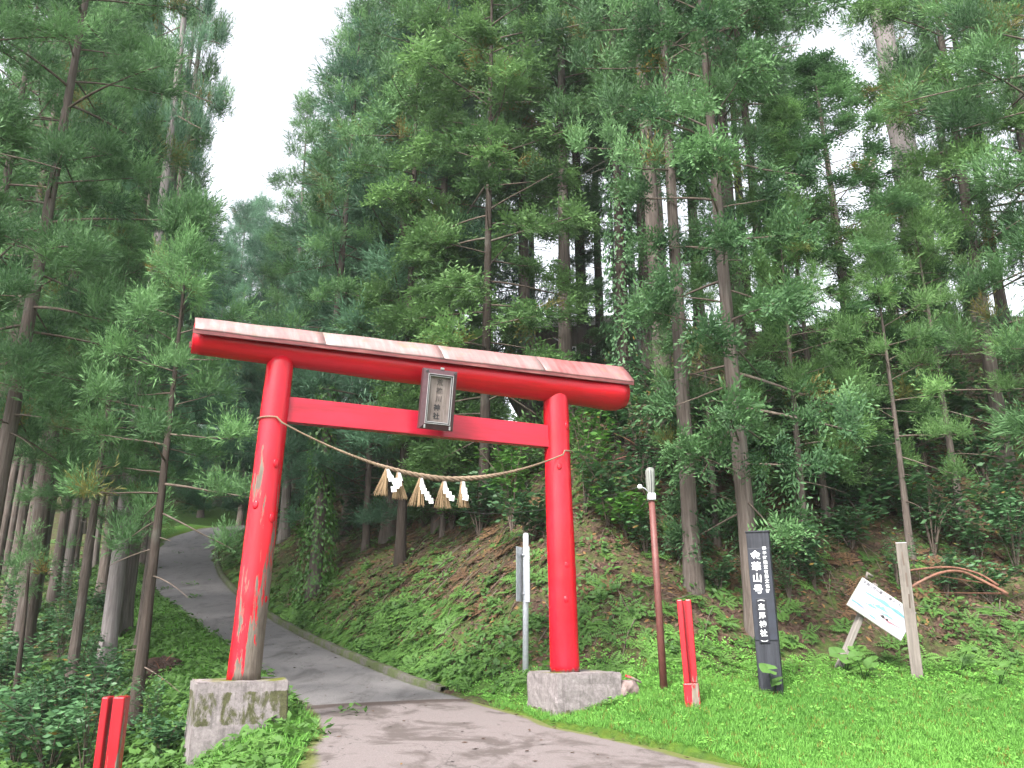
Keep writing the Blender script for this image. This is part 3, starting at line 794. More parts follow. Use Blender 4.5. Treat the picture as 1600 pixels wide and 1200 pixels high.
# ------------------------------------------------------------------ straw tassels and paper streamers on the rope
def rope_at(t):
    i = int(np.argmin(np.abs(full[60:-60, 0] - t))) + 60
    return full[i], thick[i]
places = ['leftmost', 'second from the left', 'middle', 'second from the right', 'rightmost']
for k, (t_, tilt, L_, half, sgn, roll) in enumerate(((1.50, 0.16, 0.335, 0.115, 1, 0.55), (1.655, -0.13, 0.33, 0.11, -1, 0.15), (1.955, 0.10, 0.36, 0.125, 1, 0.05), (2.27, -0.02, 0.345, 0.125, 1, 0.0), (2.53, -0.07, 0.335, 0.10, 1, -0.1))):
    p, th = rope_at(t_)
    r = np.random.default_rng(40 + k)
    tass = tag(empty('straw_tassel', tz(p[0], -p[1] + 0.01, p[2] - th - 0.01), BEAM), 'straw tassel hanging from the rope, %s of the five' % places[k], 'tassel', 'tassels on the sacred rope')
    specs = []
    for q in range(64):
        a = r.uniform(0, 6.28); rr = math.sqrt(r.uniform(0, 1)) * half
        ex, ey = rr * math.cos(a) - tilt * L_, rr * 0.55 * math.sin(a); ez = -L_ * r.uniform(0.93, 1.02)
        sx_, sy_ = 0.012 * math.cos(a), 0.012 * math.sin(a)
        pts = [(sx_, sy_, 0.0), (sx_ + (ex - sx_) * 0.45 + r.normal(0, 0.004), sy_ + (ey - sy_) * 0.45, ez * 0.45), (ex, ey, ez)]
        specs.append((pts, [0.004, 0.0035, 0.0026], dict(sides=4, cap=False)))
    link('straw_bundle', tubes_mesh('straw_bundle', specs), M['tassel_straw'], tass)
    bm = bmesh.new(); bmesh.ops.create_cone(bm, segments=10, radius1=0.020, radius2=0.013, depth=0.05, cap_ends=True); bmesh.ops.translate(bm, vec=(0, 0, 0.0), verts=bm.verts)
    link('binding', bm_mesh('binding', bm), M['straw'], tass)
    sh = tag(empty('paper_streamer', tz(p[0], -p[1] + 0.055, p[2] - th - 0.012), BEAM), 'white zigzag paper streamer on the %s straw tassel of the rope' % places[k], 'paper streamer', 'paper streamers on the sacred rope')
    sh.rotation_euler = (0, -roll * 0.5, BEAM)
    # folded lightning strip: a pointed top, then stepped squares
    x, z_ = 0.0, 0.0
    bm = bmesh.new()
    for pp in ((-0.016, 0.0), (0.016, 0.0), (0.045, -0.105), (-0.03, -0.115)): bm.verts.new((pp[0], -0.028, pp[1]))
    bm.verts.ensure_lookup_table(); f0 = bm.faces.new(bm.verts[:]); bmesh.ops.solidify(bm, geom=[f0], thickness=0.0016)
    link('paper_fold', bm_mesh('paper_fold', bm), M['paper'], sh)
    nsq = (3, 3, 5, 3, 3)[k]
    x, z_ = 0.012 * sgn, -0.125
    for q in range(nsq):
        sz = 0.072 * (1 if k != 2 else 0.95)
        boxobj('paper_fold', (x, -0.036 - 0.006 * q - 0.002 * k, z_), (sz, 0.0016, sz), M['paper'], sh, Matrix.Rotation(0.12 * math.sin(q * 2 + k), 3, 'Y') @ Matrix.Rotation(0.25 * math.sin(q * 3.1 + k), 3, 'Z'))
        x += sgn * (0.038 if (k != 4) else 0.010) * (1 if (k != 2 or q % 2) else 0.35); z_ -= 0.044 if k != 2 else 0.042

# ------------------------------------------------------------------ steel sign post seen from behind
p = drop(821, 1050, 11.5); gp = Vector((p.x, p.y, p.z))
sp_ = tag(empty('sign_post', gp), 'slim pale steel post with a narrow sign turned edge-on beside the right column', 'sign')
top = at(826, 835, p.y).z - gp.z
link('post', tubes_mesh('post', [([(0, 0, -0.3), (0.008, 0, top * 0.5), (0.016, 0, top)], [0.045] * 3, dict(sides=16))]), M['galv'], sp_)
z0, z1 = at(821, 940, p.y).z - gp.z, at(824, 855, p.y).z - gp.z
rz_ = Matrix.Rotation(R(66), 3, 'Z')
boxobj('sign_plate', (-0.045, 0.045, (z0 + z1) / 2), (0.46, 0.006, z1 - z0), M['galv_panel'], sp_, rz_, 0.002)
boxobj('edge_channel', (0.035, -0.075, (z0 + z1) / 2 - 0.005), (0.03, 0.075, z1 - z0 + 0.012), M['galv'], sp_, Matrix.Rotation(R(90 - 8), 3, 'Z'), 0.004)
for zz in (z0 + 0.12, z1 - 0.12):
    boxobj('clamp_band', (0.012, 0, zz), (0.115, 0.115, 0.03), M['galv'], sp_, None, 0.01)
bm = bmesh.new(); bmesh.ops.create_cone(bm, segments=16, radius1=0.047, radius2=0.03, depth=0.02, cap_ends=True); bmesh.ops.translate(bm, vec=(0.016, 0, top + 0.01), verts=bm.verts)
link('post_cap', bm_mesh('post_cap', bm), M['galv'], sp_)

# ------------------------------------------------------------------ lamp on a red-brown pole
p = drop(1038, 1078, 11.0)
lp = tag(empty('street_lamp', p), 'red-brown pole with an upright grey tube lamp at its top', 'street lamp')
tp = at(1021, 775, p.y); zt = tp.z - p.z; lx = tp.x - p.x - 0.03
link('pole', tubes_mesh('pole', [([(0, 0, -0.3), (lx * 0.5, 0, zt * 0.5), (lx, 0, zt)], [0.052, 0.048, 0.044], dict(sides=16))]), M['rust_pole'], lp)
lz1 = at(1019, 731, p.y).z - p.z
hsg = empty('lamp_head', (0, 0, 0)); bpy.data.objects.remove(hsg)
n = 15; tt = np.linspace(0, 1, n)
path = np.stack([lx + 0 * tt, 0 * tt, zt + (lz1 - zt) * tt], 1)
rad = np.interp(tt, [0, 0.05, 0.5, 0.9, 0.98, 1.0], [0.034, 0.045, 0.060, 0.063, 0.050, 0.026])
v, f = tube_arrays(path, rad, 16); hd = link('lamp_head', mesh_np('lamp_head', v, f, smooth=True), M['lamp_lens'], lp)
for a in (R(240), R(268), R(296), R(30), R(150)):
    pp = [(lx + (r_ + 0.004) * math.cos(a), (r_ + 0.004) * math.sin(a), zt + (lz1 - zt) * s) for s, r_ in zip(tt[1:-1], rad[1:-1])]
    link('lamp_rib', tubes_mesh('lamp_rib', [(pp, [0.006] * len(pp), dict(sides=4))]), M['dark_metal'] if a == R(268) else M['lamp_grey'], hd)
bm = bmesh.new(); bmesh.ops.create_uvsphere(bm, u_segments=14, v_segments=8, radius=0.058); bmesh.ops.scale(bm, vec=(1, 1, 0.45), verts=bm.verts); bmesh.ops.translate(bm, vec=(lx, 0, lz1 - 0.02), verts=bm.verts)
link('lamp_cap', bm_mesh('lamp_cap', bm, True), M['lamp_grey'], hd)
boxobj('bracket', (lx, -0.01, zt - 0.015), (0.11, 0.12, 0.10), M['galv'], lp, None, 0.015)
ins = Vector((lx - 0.155, 0.0, zt + 0.13))
link('insulator_arm', tubes_mesh('insulator_arm', [([(lx - 0.03, 0, zt + 0.05), (lx - 0.09, 0, zt + 0.11), tuple(ins)], [0.007] * 3, dict(sides=6))]), M['galv'], lp)
bm = bmesh.new(); bmesh.ops.create_uvsphere(bm, u_segments=12, v_segments=8, radius=0.036); bmesh.ops.translate(bm, vec=ins, verts=bm.verts)
link('insulator', bm_mesh('insulator', bm, True), M['porcelain'], lp)
w0 = p + ins; w1 = at(690, 793, 21.0); w2 = at(445, 700, 33.0)
cat = []
for a_, b_, sag in ((w0, w1, 0.25), (w1, w2, 0.6)):
    for s in np.linspace(0, 1, 26):
        q = a_.lerp(b_, s); cat.append((q.x, q.y, q.z - sag * 4 * s * (1 - s)))
cab = link('service_cable', tubes_mesh('service_cable', [(cat, [0.007] * len(cat), dict(sides=5))]), M['wire'])
tag(cab, 'thin black overhead cable sagging from the lamp pole across the bank', 'cable')

# ------------------------------------------------------------------ red slotted posts
def red_post(name, loc, H, w, gap, zb_, zsplit, lean, rz, mat, label, ratio=1.0, extra=None):
    t_ = tag(empty(name, loc, rz), label, 'post', 'red slotted posts beside the lane')
    t_.rotation_euler = (0, lean, rz)
    wl = (w - gap) * ratio / (1 + ratio); wr = (w - gap) - wl
    for x, ww in ((-w / 2 + wl / 2, wl), (w / 2 - wr / 2, wr)):
        bm = bmesh.new(); box(bm, (x, 0, (zsplit + H) / 2), (ww, w * 0.85, H - zsplit), None, 0.012)
        for v_ in bm.verts: v_.co.x += 0.004 * math.sin(v_.co.z * 9 + x * 30)
        link('upright', bm_mesh('upright', bm), mat, t_)
    bm = bmesh.new(); box(bm, (0, 0, (zb_ + zsplit) / 2), (w + 0.012, w * 0.9, zsplit - zb_), None, 0.014)
    link('post_base', bm_mesh('post_base', bm), mat, t_)
    bm = bmesh.new(); box(bm, (0, w * 0.26, (zsplit + H * 0.99) / 2 ), (gap + 0.01, w * 0.28, H * 0.985 - zsplit), None)
    link('slot_back', bm_mesh('slot_back', bm), M['dark_metal'] if extra is None else extra, t_)
    return t_
p = drop(1083, 1103, 8.5)
top = at(1077, 937, p.y).z - p.z
red_post('slotted_post', p, top, 0.175, 0.035, -0.2, top * 0.21, -0.03, R(-14), M['red_post'], 'red slotted wooden post on the lawn in front of the lamp pole', 0.95, M['red_post'])
pz = at(182, 1088, 7.6)
gz = hz(pz.x, pz.y)
red_post('slotted_post', (pz.x, pz.y, gz), pz.z - gz, 0.185, 0.028, -0.2, 0.12, 0.0, R(6), M['red_stub'], 'worn red slotted post in the undergrowth at the left foot of the picture', 0.6)

# ------------------------------------------------------------------ stone lump with a red stick
p = drop(982, 1085, 9.5)
bm = bmesh.new(); bmesh.ops.create_icosphere(bm, subdivisions=3, radius=0.15)
rr = random.Random(5)
for v_ in bm.verts:
    d_ = 1 + 0.18 * math.sin(v_.co.x * 31 + 1) * math.sin(v_.co.z * 23) + rr.uniform(-0.04, 0.04)
    v_.co = Vector((max(-0.13, min(0.14, v_.co.x * d_ * 1.05)), v_.co.y * d_, max(-0.1, min(0.10, v_.co.z * d_))))
st = link('stone', bm_mesh('stone', bm), M['stone']); st.location = p + Vector((0, 0, 0.07))
tag(st, 'pale squarish stone in the grass right of the gate footing', 'stone')
stick = link('wood_offcut', tubes_mesh('wood_offcut', [([(-0.09, 0, 0.045), (0.0, 0, 0.015), (0.115, 0, -0.04)], [0.017, 0.02, 0.017], dict(sides=6))]), M['red_right'])
stick.location = p + Vector((0.05, -0.06, 0.185))
tag(stick, 'short red painted wood offcut lying on the pale stone', 'stick')

# ------------------------------------------------------------------ black memorial post with white characters
p = drop(1206, 1082, 9.5)
topp = at(1183, 833, p.y); H = topp.z - p.z
mp = tag(empty('memorial_post', p, R(4)), 'tall black square post with white vertical characters on the lawn', 'post')
mp.rotation_euler = (0, R(1.4), R(3))
mp.rotation_euler = (0, -math.atan2((p.x - topp.x) - 0.0, H) * 0.55, R(-20))
W = 0.30
boxobj('post', (0, 0, H / 2 - 0.15), (W, W * 0.9, H + 0.3), M['black_wood'], mp, None, 0.012)
yf = -W * 0.45
boxobj('cap_board', (0, -0.002, H + 0.008), (W + 0.02, W * 0.9 + 0.02, 0.022), M['black_wood'], mp, None, 0.006)
boxobj('panel', (0.0, yf - 0.006, H * 0.605), (W - 0.012, 0.014, H * 0.58), M['black_panel'], mp, None, 0.003)
yf2 = yf - 0.0135
lettering('lettering', list('金華山号'), 0.125, M['white_ink'], mp, (-0.048, yf2 - 0.001, H * 0.737), (R(90), 0, 0), 1.20, 0.0035)
lettering('lettering', list('鳴子町指定有形文化財'), 0.052, M['white_ink'], mp, (0.075, yf2 - 0.001, H * 0.755), (R(90), 0, 0), 1.20, 0.0014)
boxobj('name_plate', (-0.025, yf2 - 0.002, H * 0.435), (0.135, 0.006, H * 0.275), M['black_plate'], mp, None, 0.002)
yf3 = yf2 - 0.0065
lettering('lettering', list('主馬神社'), 0.088, M['white_ink'], mp, (-0.025, yf3, H * 0.437), (R(90), 0, 0), 1.28, 0.0030)
for zz, fl in ((H * 0.558, 1), (H * 0.312, -1)):
    pp = [(-0.025 + 0.045 * math.cos(a), yf3, zz + fl * (0.018 * math.sin(a) - 0.008)) for a in np.linspace(0.25, math.pi - 0.25, 14)]
    link('bracket_mark', tubes_mesh('bracket_mark', [(pp, [0.0045] * 14, dict(sides=4))]), M['white_ink'], mp)

# ------------------------------------------------------------------ tumbled map board with its leaning post
p = drop(1305, 1048, 10.5)
sb = tag(empty('map_board', p), 'tilted white hiking map board on a leaning wooden post', 'sign board')
D0 = p.y
pa = at(1322, 945, D0 + 0.05) - p; pb = at(1398, 996, D0 - 0.05) - p; pc_ = at(1338, 896, D0 + 0.12) - p; pd = at(1430, 962, D0 + 0.02) - p
# local axes of the board
ax = (pb - pa); 
lenx = ax.length * 1.12; ax.normalize()
ay = (pc_ - pa); ay = ay - ax * ay.dot(ax); leny = ay.length * 1.0; ay.normalize(); an = ax.cross(ay)
if an.y > 0: an = -an
mat_b = Matrix((ax, -an, ay)).transposed().to_4x4(); mat_b.translation = pa
def bl(x, y, z=0.0): return pa + ax * x + ay * y + an * z
brd = bpy.data.objects.new('board', None)
bm = bmesh.new(); box(bm, (lenx / 2, 0, leny / 2), (lenx, 0.022, leny), None, 0.003)
brd = link('board', bm_mesh('board', bm), M['board_edge'], sb); brd.matrix_local = mat_b
boxobj('printed_face', (lenx / 2 + 0.002, -0.0135, leny / 2 + 0.004), (lenx - 0.012, 0.003, leny - 0.016), M['board_white'], brd)
fy = -0.0162
def printed(name, poly, mat, lift=0.0):
    bm = bmesh.new(); vs_ = [bm.verts.new((x * lenx, fy - lift, y * leny)) for x, y in poly]
    bm.faces.new(vs_); bmesh.ops.triangulate(bm, faces=bm.faces[:])
    return link(name, bm_mesh(name, bm), mat, brd)
def ridge(x0, x1, y0, y1, h, seed, mat, lift, name='printed_ridge'):
    r = random.Random(seed); top_ = []; bot = []
    for i in range(15):
        k = i / 14; x = x0 + (x1 - x0) * k; y = y0 + (y1 - y0) * k
        top_.append((x, y + h * (0.35 + 0.65 * abs(math.sin(k * 9 + seed))) * math.sin(math.pi * min(1, max(0.02, k)))))
        bot.append((x, y - 0.35 * h * r.random()))
    printed(name, top_ + bot[::-1], mat, lift)
ridge(0.13, 0.97, 0.66, 0.66, 0.10, 1, M['teal'], 0.0)
ridge(0.35, 0.62, 0.47, 0.50, 0.10, 2, M['teal'], 0.0004)
ridge(0.22, 0.46, 0.36, 0.40, 0.07, 4, M['teal'], 0.0008)
ridge(0.52, 0.75, 0.38, 0.40, 0.06, 7, M['teal'], 0.0012)
printed('printed_river', [(0.03, 0.25), (0.18, 0.25), (0.27, 0.22), (0.26, 0.18), (0.12, 0.20), (0.03, 0.19)], M['blue'], 0.0016)
printed('printed_river', [(0.36, 0.15), (0.47, 0.16), (0.52, 0.12), (0.40, 0.11)], M['blue'], 0.002)
printed('printed_trail', [(0.08, 0.17), (0.30, 0.20), (0.55, 0.30), (0.70, 0.27), (0.90, 0.33), (0.90, 0.315), (0.70, 0.255), (0.55, 0.285), (0.30, 0.185), (0.08, 0.155)], M['pinkp'], 0.0024)
for k in range(5):
    y = 0.10 + 0.035 * k
    printed('printed_note', [(0.45 + 0.05 * k, y), (0.80 + 0.02 * k, y), (0.80 + 0.02 * k, y + 0.010), (0.45 + 0.05 * k, y + 0.010)], M['greyp'], 0.0028)
printed('printed_emblem', [(0.53, 0.30), (0.57, 0.36), (0.60, 0.34), (0.62, 0.29), (0.58, 0.27)], M['ink'], 0.0032)
printed('printed_emblem', [(0.62, 0.31), (0.66, 0.345), (0.685, 0.30), (0.66, 0.265)], M['ink'], 0.0032)
for (x, z_, sz, body, m_) in ((0.22, 0.90, 0.085, '花渕山登山道', 'ink'), (0.60, 0.90, 0.075, '(一般コース)', 'ink'), (0.90, 0.90, 0.085, '案内', 'ink')):
    lettering('lettering', [body], sz * 0.62, M[m_], brd, (x * lenx, fy - 0.0006, z_ * leny), (R(90), 0, 0), 1, 0.0008, 0.0004)
# leaning post behind the board
q0 = Vector((0, 0.03, -0.12)); q1 = at(1368, 912, D0 + 0.16) - p
dirp = (q1 - q0).normalized(); ln = (q1 - q0).length
bm = bmesh.new(); box(bm, (0, 0, ln / 2), (0.125, 0.07, ln), None, 0.008)
po = link('leaning_post', bm_mesh('leaning_post', bm), M['grey_wood2'], sb)
po.location = q0 - an * 0.0 + Vector((0, 0.05, 0)); po.rotation_mode = 'QUATERNION'; po.rotation_quaternion = dirp.to_track_quat('Z', 'Y')
stp = at(1356, 898, D0 + 0.13) - p
link('wooden_peg', tubes_mesh('wooden_peg', [([tuple(stp + Vector((-0.03, 0, -0.06))), tuple(stp + Vector((-0.01, -0.01, 0.02))), tuple(stp + Vector((0.07, 0, -0.03)))], [0.025, 0.028, 0.024], dict(sides=7))]), M['grey_wood'], sb)

# ------------------------------------------------------------------ old wooden post
p = drop(1434, 1060, 9.5)
tpw = at(1408, 849, p.y); H = tpw.z - p.z
wp = tag(empty('wooden_post', p), 'weathered grey wooden post in front of the map board', 'post')
wp.rotation_euler = (0, -math.atan2(p.x - tpw.x, H) * 0.92, R(-26))
boxobj('shaft', (0, 0, H / 2 - 0.15), (0.155, 0.135, H + 0.3), M['grey_wood'], wp, None, 0.010)
boxobj('end_grain', (0, 0, H + 0.004), (0.150, 0.130, 0.010), M['board_white'], wp, None, 0.003)
for k in range(3):
    boxobj('split', (0.0 + 0.02 * math.sin(k), -0.0685, H * (0.88 - 0.16 * k)), (0.022, 0.004, 0.20), M['twig'], wp, Matrix.Rotation(0.04 * (k - 1), 3, 'Y'))

# ------------------------------------------------------------------ arching dead stems
for k, (pts, rad) in enumerate((((( 1412, 925, 12.9), (1440, 908, 13.1), (1470, 895, 13.3), (1500, 893, 13.5), (1530, 905, 13.6), (1575, 928, 13.5)), 0.021), (((1418, 892, 13.2), (1450, 888, 13.5), (1490, 887, 13.7), (1530, 897, 13.8), (1560, 915, 13.7)), 0.017))):
    P_ = resample([tuple(at(*a)) for a in pts], 24)
    o = link('fallen_branch', tubes_mesh('fallen_branch', [(P_, np.linspace(rad, rad * 1.2, 24), dict(sides=7, wob=0.05))]), M['vine_stem'])
    tag(o, ('thicker, lower of two red-brown arching branches right of the wooden post', 'thinner, upper of two red-brown arching branches right of the wooden post')[k], 'branch', 'arching branches by the post')

# ------------------------------------------------------------------ house on the hill, half hidden by trunks
HY = 36.0
hl, hr = at(808, 545, HY), at(985, 560, HY)
gzz = hz((hl.x + hr.x) / 2, HY) - 0.2
hs = tag(empty('house', ((hl.x + hr.x) / 2, HY, gzz), R(-8)), 'brown clad house with a pale roof edge half hidden among trunks on the hill', 'house')
Wd = hr.x - hl.x + 1.2
roofz = at(880, 503, HY).z - gzz
boxobj('wall', (0, 2.5, roofz / 2 - 0.1), (Wd, 5.0, roofz - 0.2), M['house_wall'], hs)
rf = empty('tmp'); bpy.data.objects.remove(rf)
bm = bmesh.new()
A_ = [(-Wd / 2 - 0.6, -0.8, roofz - 0.15), (Wd / 2 + 0.6, -0.8, roofz - 0.15), (Wd / 2 + 0.6, 2.5, roofz + 0.9), (-Wd / 2 - 0.6, 2.5, roofz + 0.9), (Wd / 2 + 0.6, 5.8, roofz - 0.15), (-Wd / 2 - 0.6, 5.8, roofz - 0.15)]
vv = [bm.verts.new(a) for a in A_]; bm.faces.new((vv[0], vv[1], vv[2], vv[3])); bm.faces.new((vv[3], vv[2], vv[4], vv[5]))
bmesh.ops.solidify(bm, geom=bm.faces[:], thickness=0.16)
rfo = link('roof', bm_mesh('roof', bm), M['house_roof'], hs)
boxobj('gutter', (0, -0.86, roofz - 0.16), (Wd + 1.3, 0.10, 0.12), M['house_trim'], rfo, None, 0.02)
for x in (-Wd / 2 + 0.75, -Wd / 2 + 1.75, -0.1, 1.0, Wd / 2 - 0.9):
    wz = roofz - 1.75
    w_ = boxobj('window', (x, -0.03, wz), (0.46, 0.08, 1.05), M['house_trim'], hs, None, 0.01)
    boxobj('pane', (x, -0.075, wz), (0.36, 0.012, 0.95), M['glass'], w_)
for x in (-Wd / 2 + 0.15, -Wd / 2 + 2.6, Wd / 2 - 0.1):
    boxobj('corner_board', (x, -0.05, roofz / 2 - 0.15), (0.12, 0.09, roofz - 0.4), M['house_trim'], hs)
for x0, z0_, x1, z1_ in ((-2.2, roofz - 1.6, -1.2, roofz - 2.7), (-0.9, roofz - 0.9, 0.0, roofz - 1.5), (2.1, roofz - 1.7, 3.0, roofz - 2.2)):
    link('stay_pole', tubes_mesh('stay_pole', [([(x0, -0.5, z0_), (x1, -0.6, z1_)], [0.03, 0.03], dict(sides=6))]), M['house_trim'], hs)

# ------------------------------------------------------------------ foliage templates
def kite(base, direction, length, width, normal):
    d = direction / (np.linalg.norm(direction) + 1e-9)
    s = np.cross(d, normal); s /= np.linalg.norm(s) + 1e-9
    m = base + d * length * 0.5
    return [base, m + s * width / 2, base + d * length, m - s * width / 2]
def needle_tuft(seed, axes=12, shoots=12, size=1.0, wid=1.0):
    """spray of cedar shoots that fan out along +X and curl up"""
    r = np.random.default_rng(seed)
    V = []; T = []
    for i in range(axes):
        d = np.array([1.0, 0, 0]) * r.uniform(0.35, 1.0) + r.normal(0, 0.55, 3) + np.array([0, 0, 0.30])
        d /= np.linalg.norm(d)
        L = size * r.uniform(0.26, 0.42)
        start = r.normal(0, 0.06, 3) * size
        for k in range(shoots):
            s = (k + 0.6) / shoots
            p = start + d * L * s + np.array([0, 0, 0.10 * s * s * size])
            side = r.normal(0, 1, 3); side -= d * np.dot(side, d); side /= np.linalg.norm(side) + 1e-9
            q = d * 0.85 + side * (0.75 * (1.1 - 0.6 * s)) + np.array([0, 0, 0.28])
            ln = size * r.uniform(0.09, 0.17) * (1.15 - 0.35 * s)
            nn = r.normal(0, 1, 3)
            pts = kite(p, q, ln, 0.0150 * size * wid * r.uniform(0.8, 1.3), nn)
            V += pts
            j = r.uniform(-0.12, 0.12)
            T += [(0.15 + j, 0, 0), (0.5 + j, 0, 0), (1.0 + j, 0, 0), (0.5 + j, 0, 0)]
    return np.array(V), np.array(T)
def flat_spray(seed, axes=9, shoots=9, size=1.0, wid=1.0):
    """drooping flat cypress spray"""
    r = np.random.default_rng(seed); V = []; T = []
    for i in range(axes):
        d = np.array([1.0, r.normal(0, 0.75), r.normal(-0.12, 0.4)]); d /= np.linalg.norm(d)
        up = np.array([0, 0, 1.0]) + r.normal(0, 0.35, 3)
        L = size * r.uniform(0.3, 0.48); start = r.normal(0, 0.07, 3) * size
        sd = np.cross(up, d); sd /= np.linalg.norm(sd)
        for k in range(shoots):
            s = (k + 0.5) / shoots
            p = start + d * L * s - np.array([0, 0, 0.16 * s * s * size])
            q = d * 0.8 + sd * (1 if k % 2 else -1) * 0.75 + r.normal(0, 0.15, 3) - np.array([0, 0, 0.25 * s])
            pts = kite(p, q, size * r.uniform(0.10, 0.17) * (1.15 - 0.5 * s), 0.030 * size * wid, up + r.normal(0, 0.5, 3))
            V += pts; j = r.uniform(-0.12, 0.12); T += [(0.1 + j, 0, 0), (0.5 + j, 0, 0), (1.0 + j, 0, 0), (0.5 + j, 0, 0)]
    return np.array(V), np.array(T)
TUFT = [needle_tuft(100 + i) for i in range(8)]
TUFT_W = [needle_tuft(200 + i, 11, 8, 1.0, 1.45) for i in range(6)]
SPRAY = [flat_spray(300 + i, 11, 9, 1.0, 1.15) for i in range(8)]

def frames(fwd, up):
    f = fwd / (np.linalg.norm(fwd, axis=1)[:, None] + 1e-9)
    s = np.cross(up, f); s /= np.linalg.norm(s, axis=1)[:, None] + 1e-9
    u = np.cross(f, s)
    return np.stack([f, s, u], 2)            # columns
def assemble(name, templates, pos, frm, scale, gval, dead, rs):
    """many templates merged to one mesh of quads"""
    which = rs.integers(0, len(templates), len(pos))
    Vs = []; Ts = []
    for k, (tv, tt_) in enumerate(templates):
        m = np.where(which == k)[0]
        if not len(m): continue
        v = np.einsum('nij,mj->nmi', frm[m] * scale[m][:, None, None], tv) + pos[m][:, None, :]
        t3 = np.repeat(tt_[None], len(m), 0).copy()
        t3[:, :, 1] = gval[m][:, None]; t3[:, :, 2] = dead[m][:, None]
        Vs.append(v.reshape(-1, 3)); Ts.append(t3.reshape(-1, 3))
    V = np.concatenate(Vs); T = np.clip(np.concatenate(Ts), 0, 1)
    F = np.arange(len(V)).reshape(-1, 4)
    return mesh_np(name, V, F, T.astype(np.float32))

def make_tree(name, H, r0, lo, Rmax, nb, seed, shape='cone', tufts=TUFT, tscale=1.25, per=5, spread=0.38, droop=0.05, gaps=0.0, dead=0.04, hi=1.0, low_bare=0):
    """returns trunk, limb and crown meshes of one kind of tree"""
    r = np.random.default_rng(seed)
    n = 30; tt = np.linspace(0, 1, n)
    bend = np.stack([0.005 * H * np.sin(tt * 2.1 + seed), 0.005 * H * np.sin(tt * 2.7 + 2 * seed), H * tt], 1); bend[:, :2] -= bend[0, :2]
    rad = r0 * (1 - 0.94 * tt ** 0.9) * (1 + 0.28 * np.exp(-tt * H / 0.30)); rad = np.maximum(rad, 0.012)
    path = np.concatenate([[[0, 0, -0.6]], bend]); rad = np.concatenate([[rad[0] * 1.1], rad])
    tv, tf = tube_arrays(path, rad, 14, 0.03, True, seed)
    trunk = mesh_np(name + '_trunk', tv, tf, smooth=True)
    specs = []; pos = []; fwd = []; sc = []; gv = []; dd = []
    def trunk_at(f): return np.array([np.interp(f, tt, bend[:, k]) for k in range(3)])
    for i in range(nb):
        f = lo + (hi - lo) * ((i + r.uniform(0, 0.9)) / nb)
        f = min(f, 0.985)
        if shape == 'cone': pr = (1 - (f - lo) / (1 - lo)) ** 0.75 * 0.93 + 0.07; pr *= min(1, 0.72 + (f - lo) * 3)
        elif shape == 'column': pr = (1 - ((f - lo) / (1 - lo)) ** 2.6) * 0.9 + 0.1; pr *= min(1, 0.6 + (f - lo) * 3)
        else: pr = math.sin(math.pi * min(0.98, 0.18 + 0.8 * (f - lo) / (1 - lo))) ** 0.7
        L = max(0.35, Rmax * pr * r.uniform(0.62, 1.15))
        az = i * 2.39996 + r.normal(0, 0.35)
        e0 = R(-8) + R(48) * ((f - lo) / (1 - lo)) + r.normal(0, R(9))
        o3 = trunk_at(f); out = np.array([math.cos(az), math.sin(az), 0]); lat = np.array([-math.sin(az), math.cos(az), 0])
        m = 8; sv = np.linspace(0, L, m)
        side_b = r.normal(0, 0.10)
        pth = np.array([o3 + out * s * math.cos(e0) + lat * side_b * s * s / max(L, 0.1) + np.array([0, 0, s * math.sin(e0) - droop * s * s + 0.10 * max(0, s / L - 0.6) * L]) for s in sv])
        rb = max(0.008, min(0.045, 0.011 * L + 0.004))
        specs.append((pth, np.linspace(rb, rb * 0.35, m), dict(sides=5, cap=False)))
        if r.uniform() < gaps: 
            continue
        nc = max(1, int(round(L * 0.66 / 0.78)))
        for c in range(nc):
            s = L * (1.0 - 0.62 * c / max(nc, 1)) if nc > 1 else L
            s *= r.uniform(0.94, 1.02)
            cen = np.array([np.interp(s, sv, pth[:, k]) for k in range(3)])
            if c > 0: cen = cen + lat * r.normal(0, 0.30) * min(1, L / 2)
            g0 = np.clip(r.normal(0.45, 0.30), 0, 1)
            isdead = r.uniform() < dead * (2.2 if c > 0 else 0.7)
            for q in range(per):
                off = r.normal(0, 1, 3); off /= np.linalg.norm(off); off[2] = abs(off[2]) * 0.9 - 0.25
                p = cen + off * spread * r.uniform(0.15, 1.0) * tscale
                fw = out * 0.60 + off * 0.85 + np.array([0, 0, 0.25]) + r.normal(0, 0.25, 3)
                pos.append(p); fwd.append(fw); sc.append(tscale * r.uniform(0.6, 1.22))
                gv.append(np.clip(g0 + r.normal(0, 0.12), 0, 1)); dd.append(r.uniform(0.45, 0.85) if isdead and q < 2 else 0.0)
    # leader
    for q in range(6):
        pos.append(bend[-1] + r.normal(0, 0.12, 3) - np.array([0, 0, 0.12 * q])); fwd.append(np.array([r.normal(0, 0.5), r.normal(0, 0.5), 1])); sc.append(tscale * 0.8); gv.append(0.6); dd.append(0.0)
    # dry stubs under the crown
    for i in range(int(low_bare)):
        f = r.uniform(0.10, max(lo, 0.14)); o3 = trunk_at(f); az = r.uniform(0, 6.28); L = r.uniform(0.25, 1.3)
        e_ = r.uniform(-0.3, 0.35)
        pth = np.array([o3 + np.array([math.cos(az), math.sin(az), e_]) * s + np.array([0, 0, -0.12 * s * s]) for s in np.linspace(0, L, 5)])
        specs.append((pth, np.linspace(0.014, 0.005, 5), dict(sides=4, cap=False)))
    limbs = tubes_mesh(name + '_limbs', specs)
    pos = np.array(pos); fwd = np.array(fwd)
    upv = np.tile(np.array([[0.01, 0.02, 1.0]]), (len(pos), 1)) + r.normal(0, 0.2, (len(pos), 3))
    crown = assemble(name + '_crown', tufts, pos, frames(fwd, upv), np.array(sc), np.array(gv), np.array(dd), r)
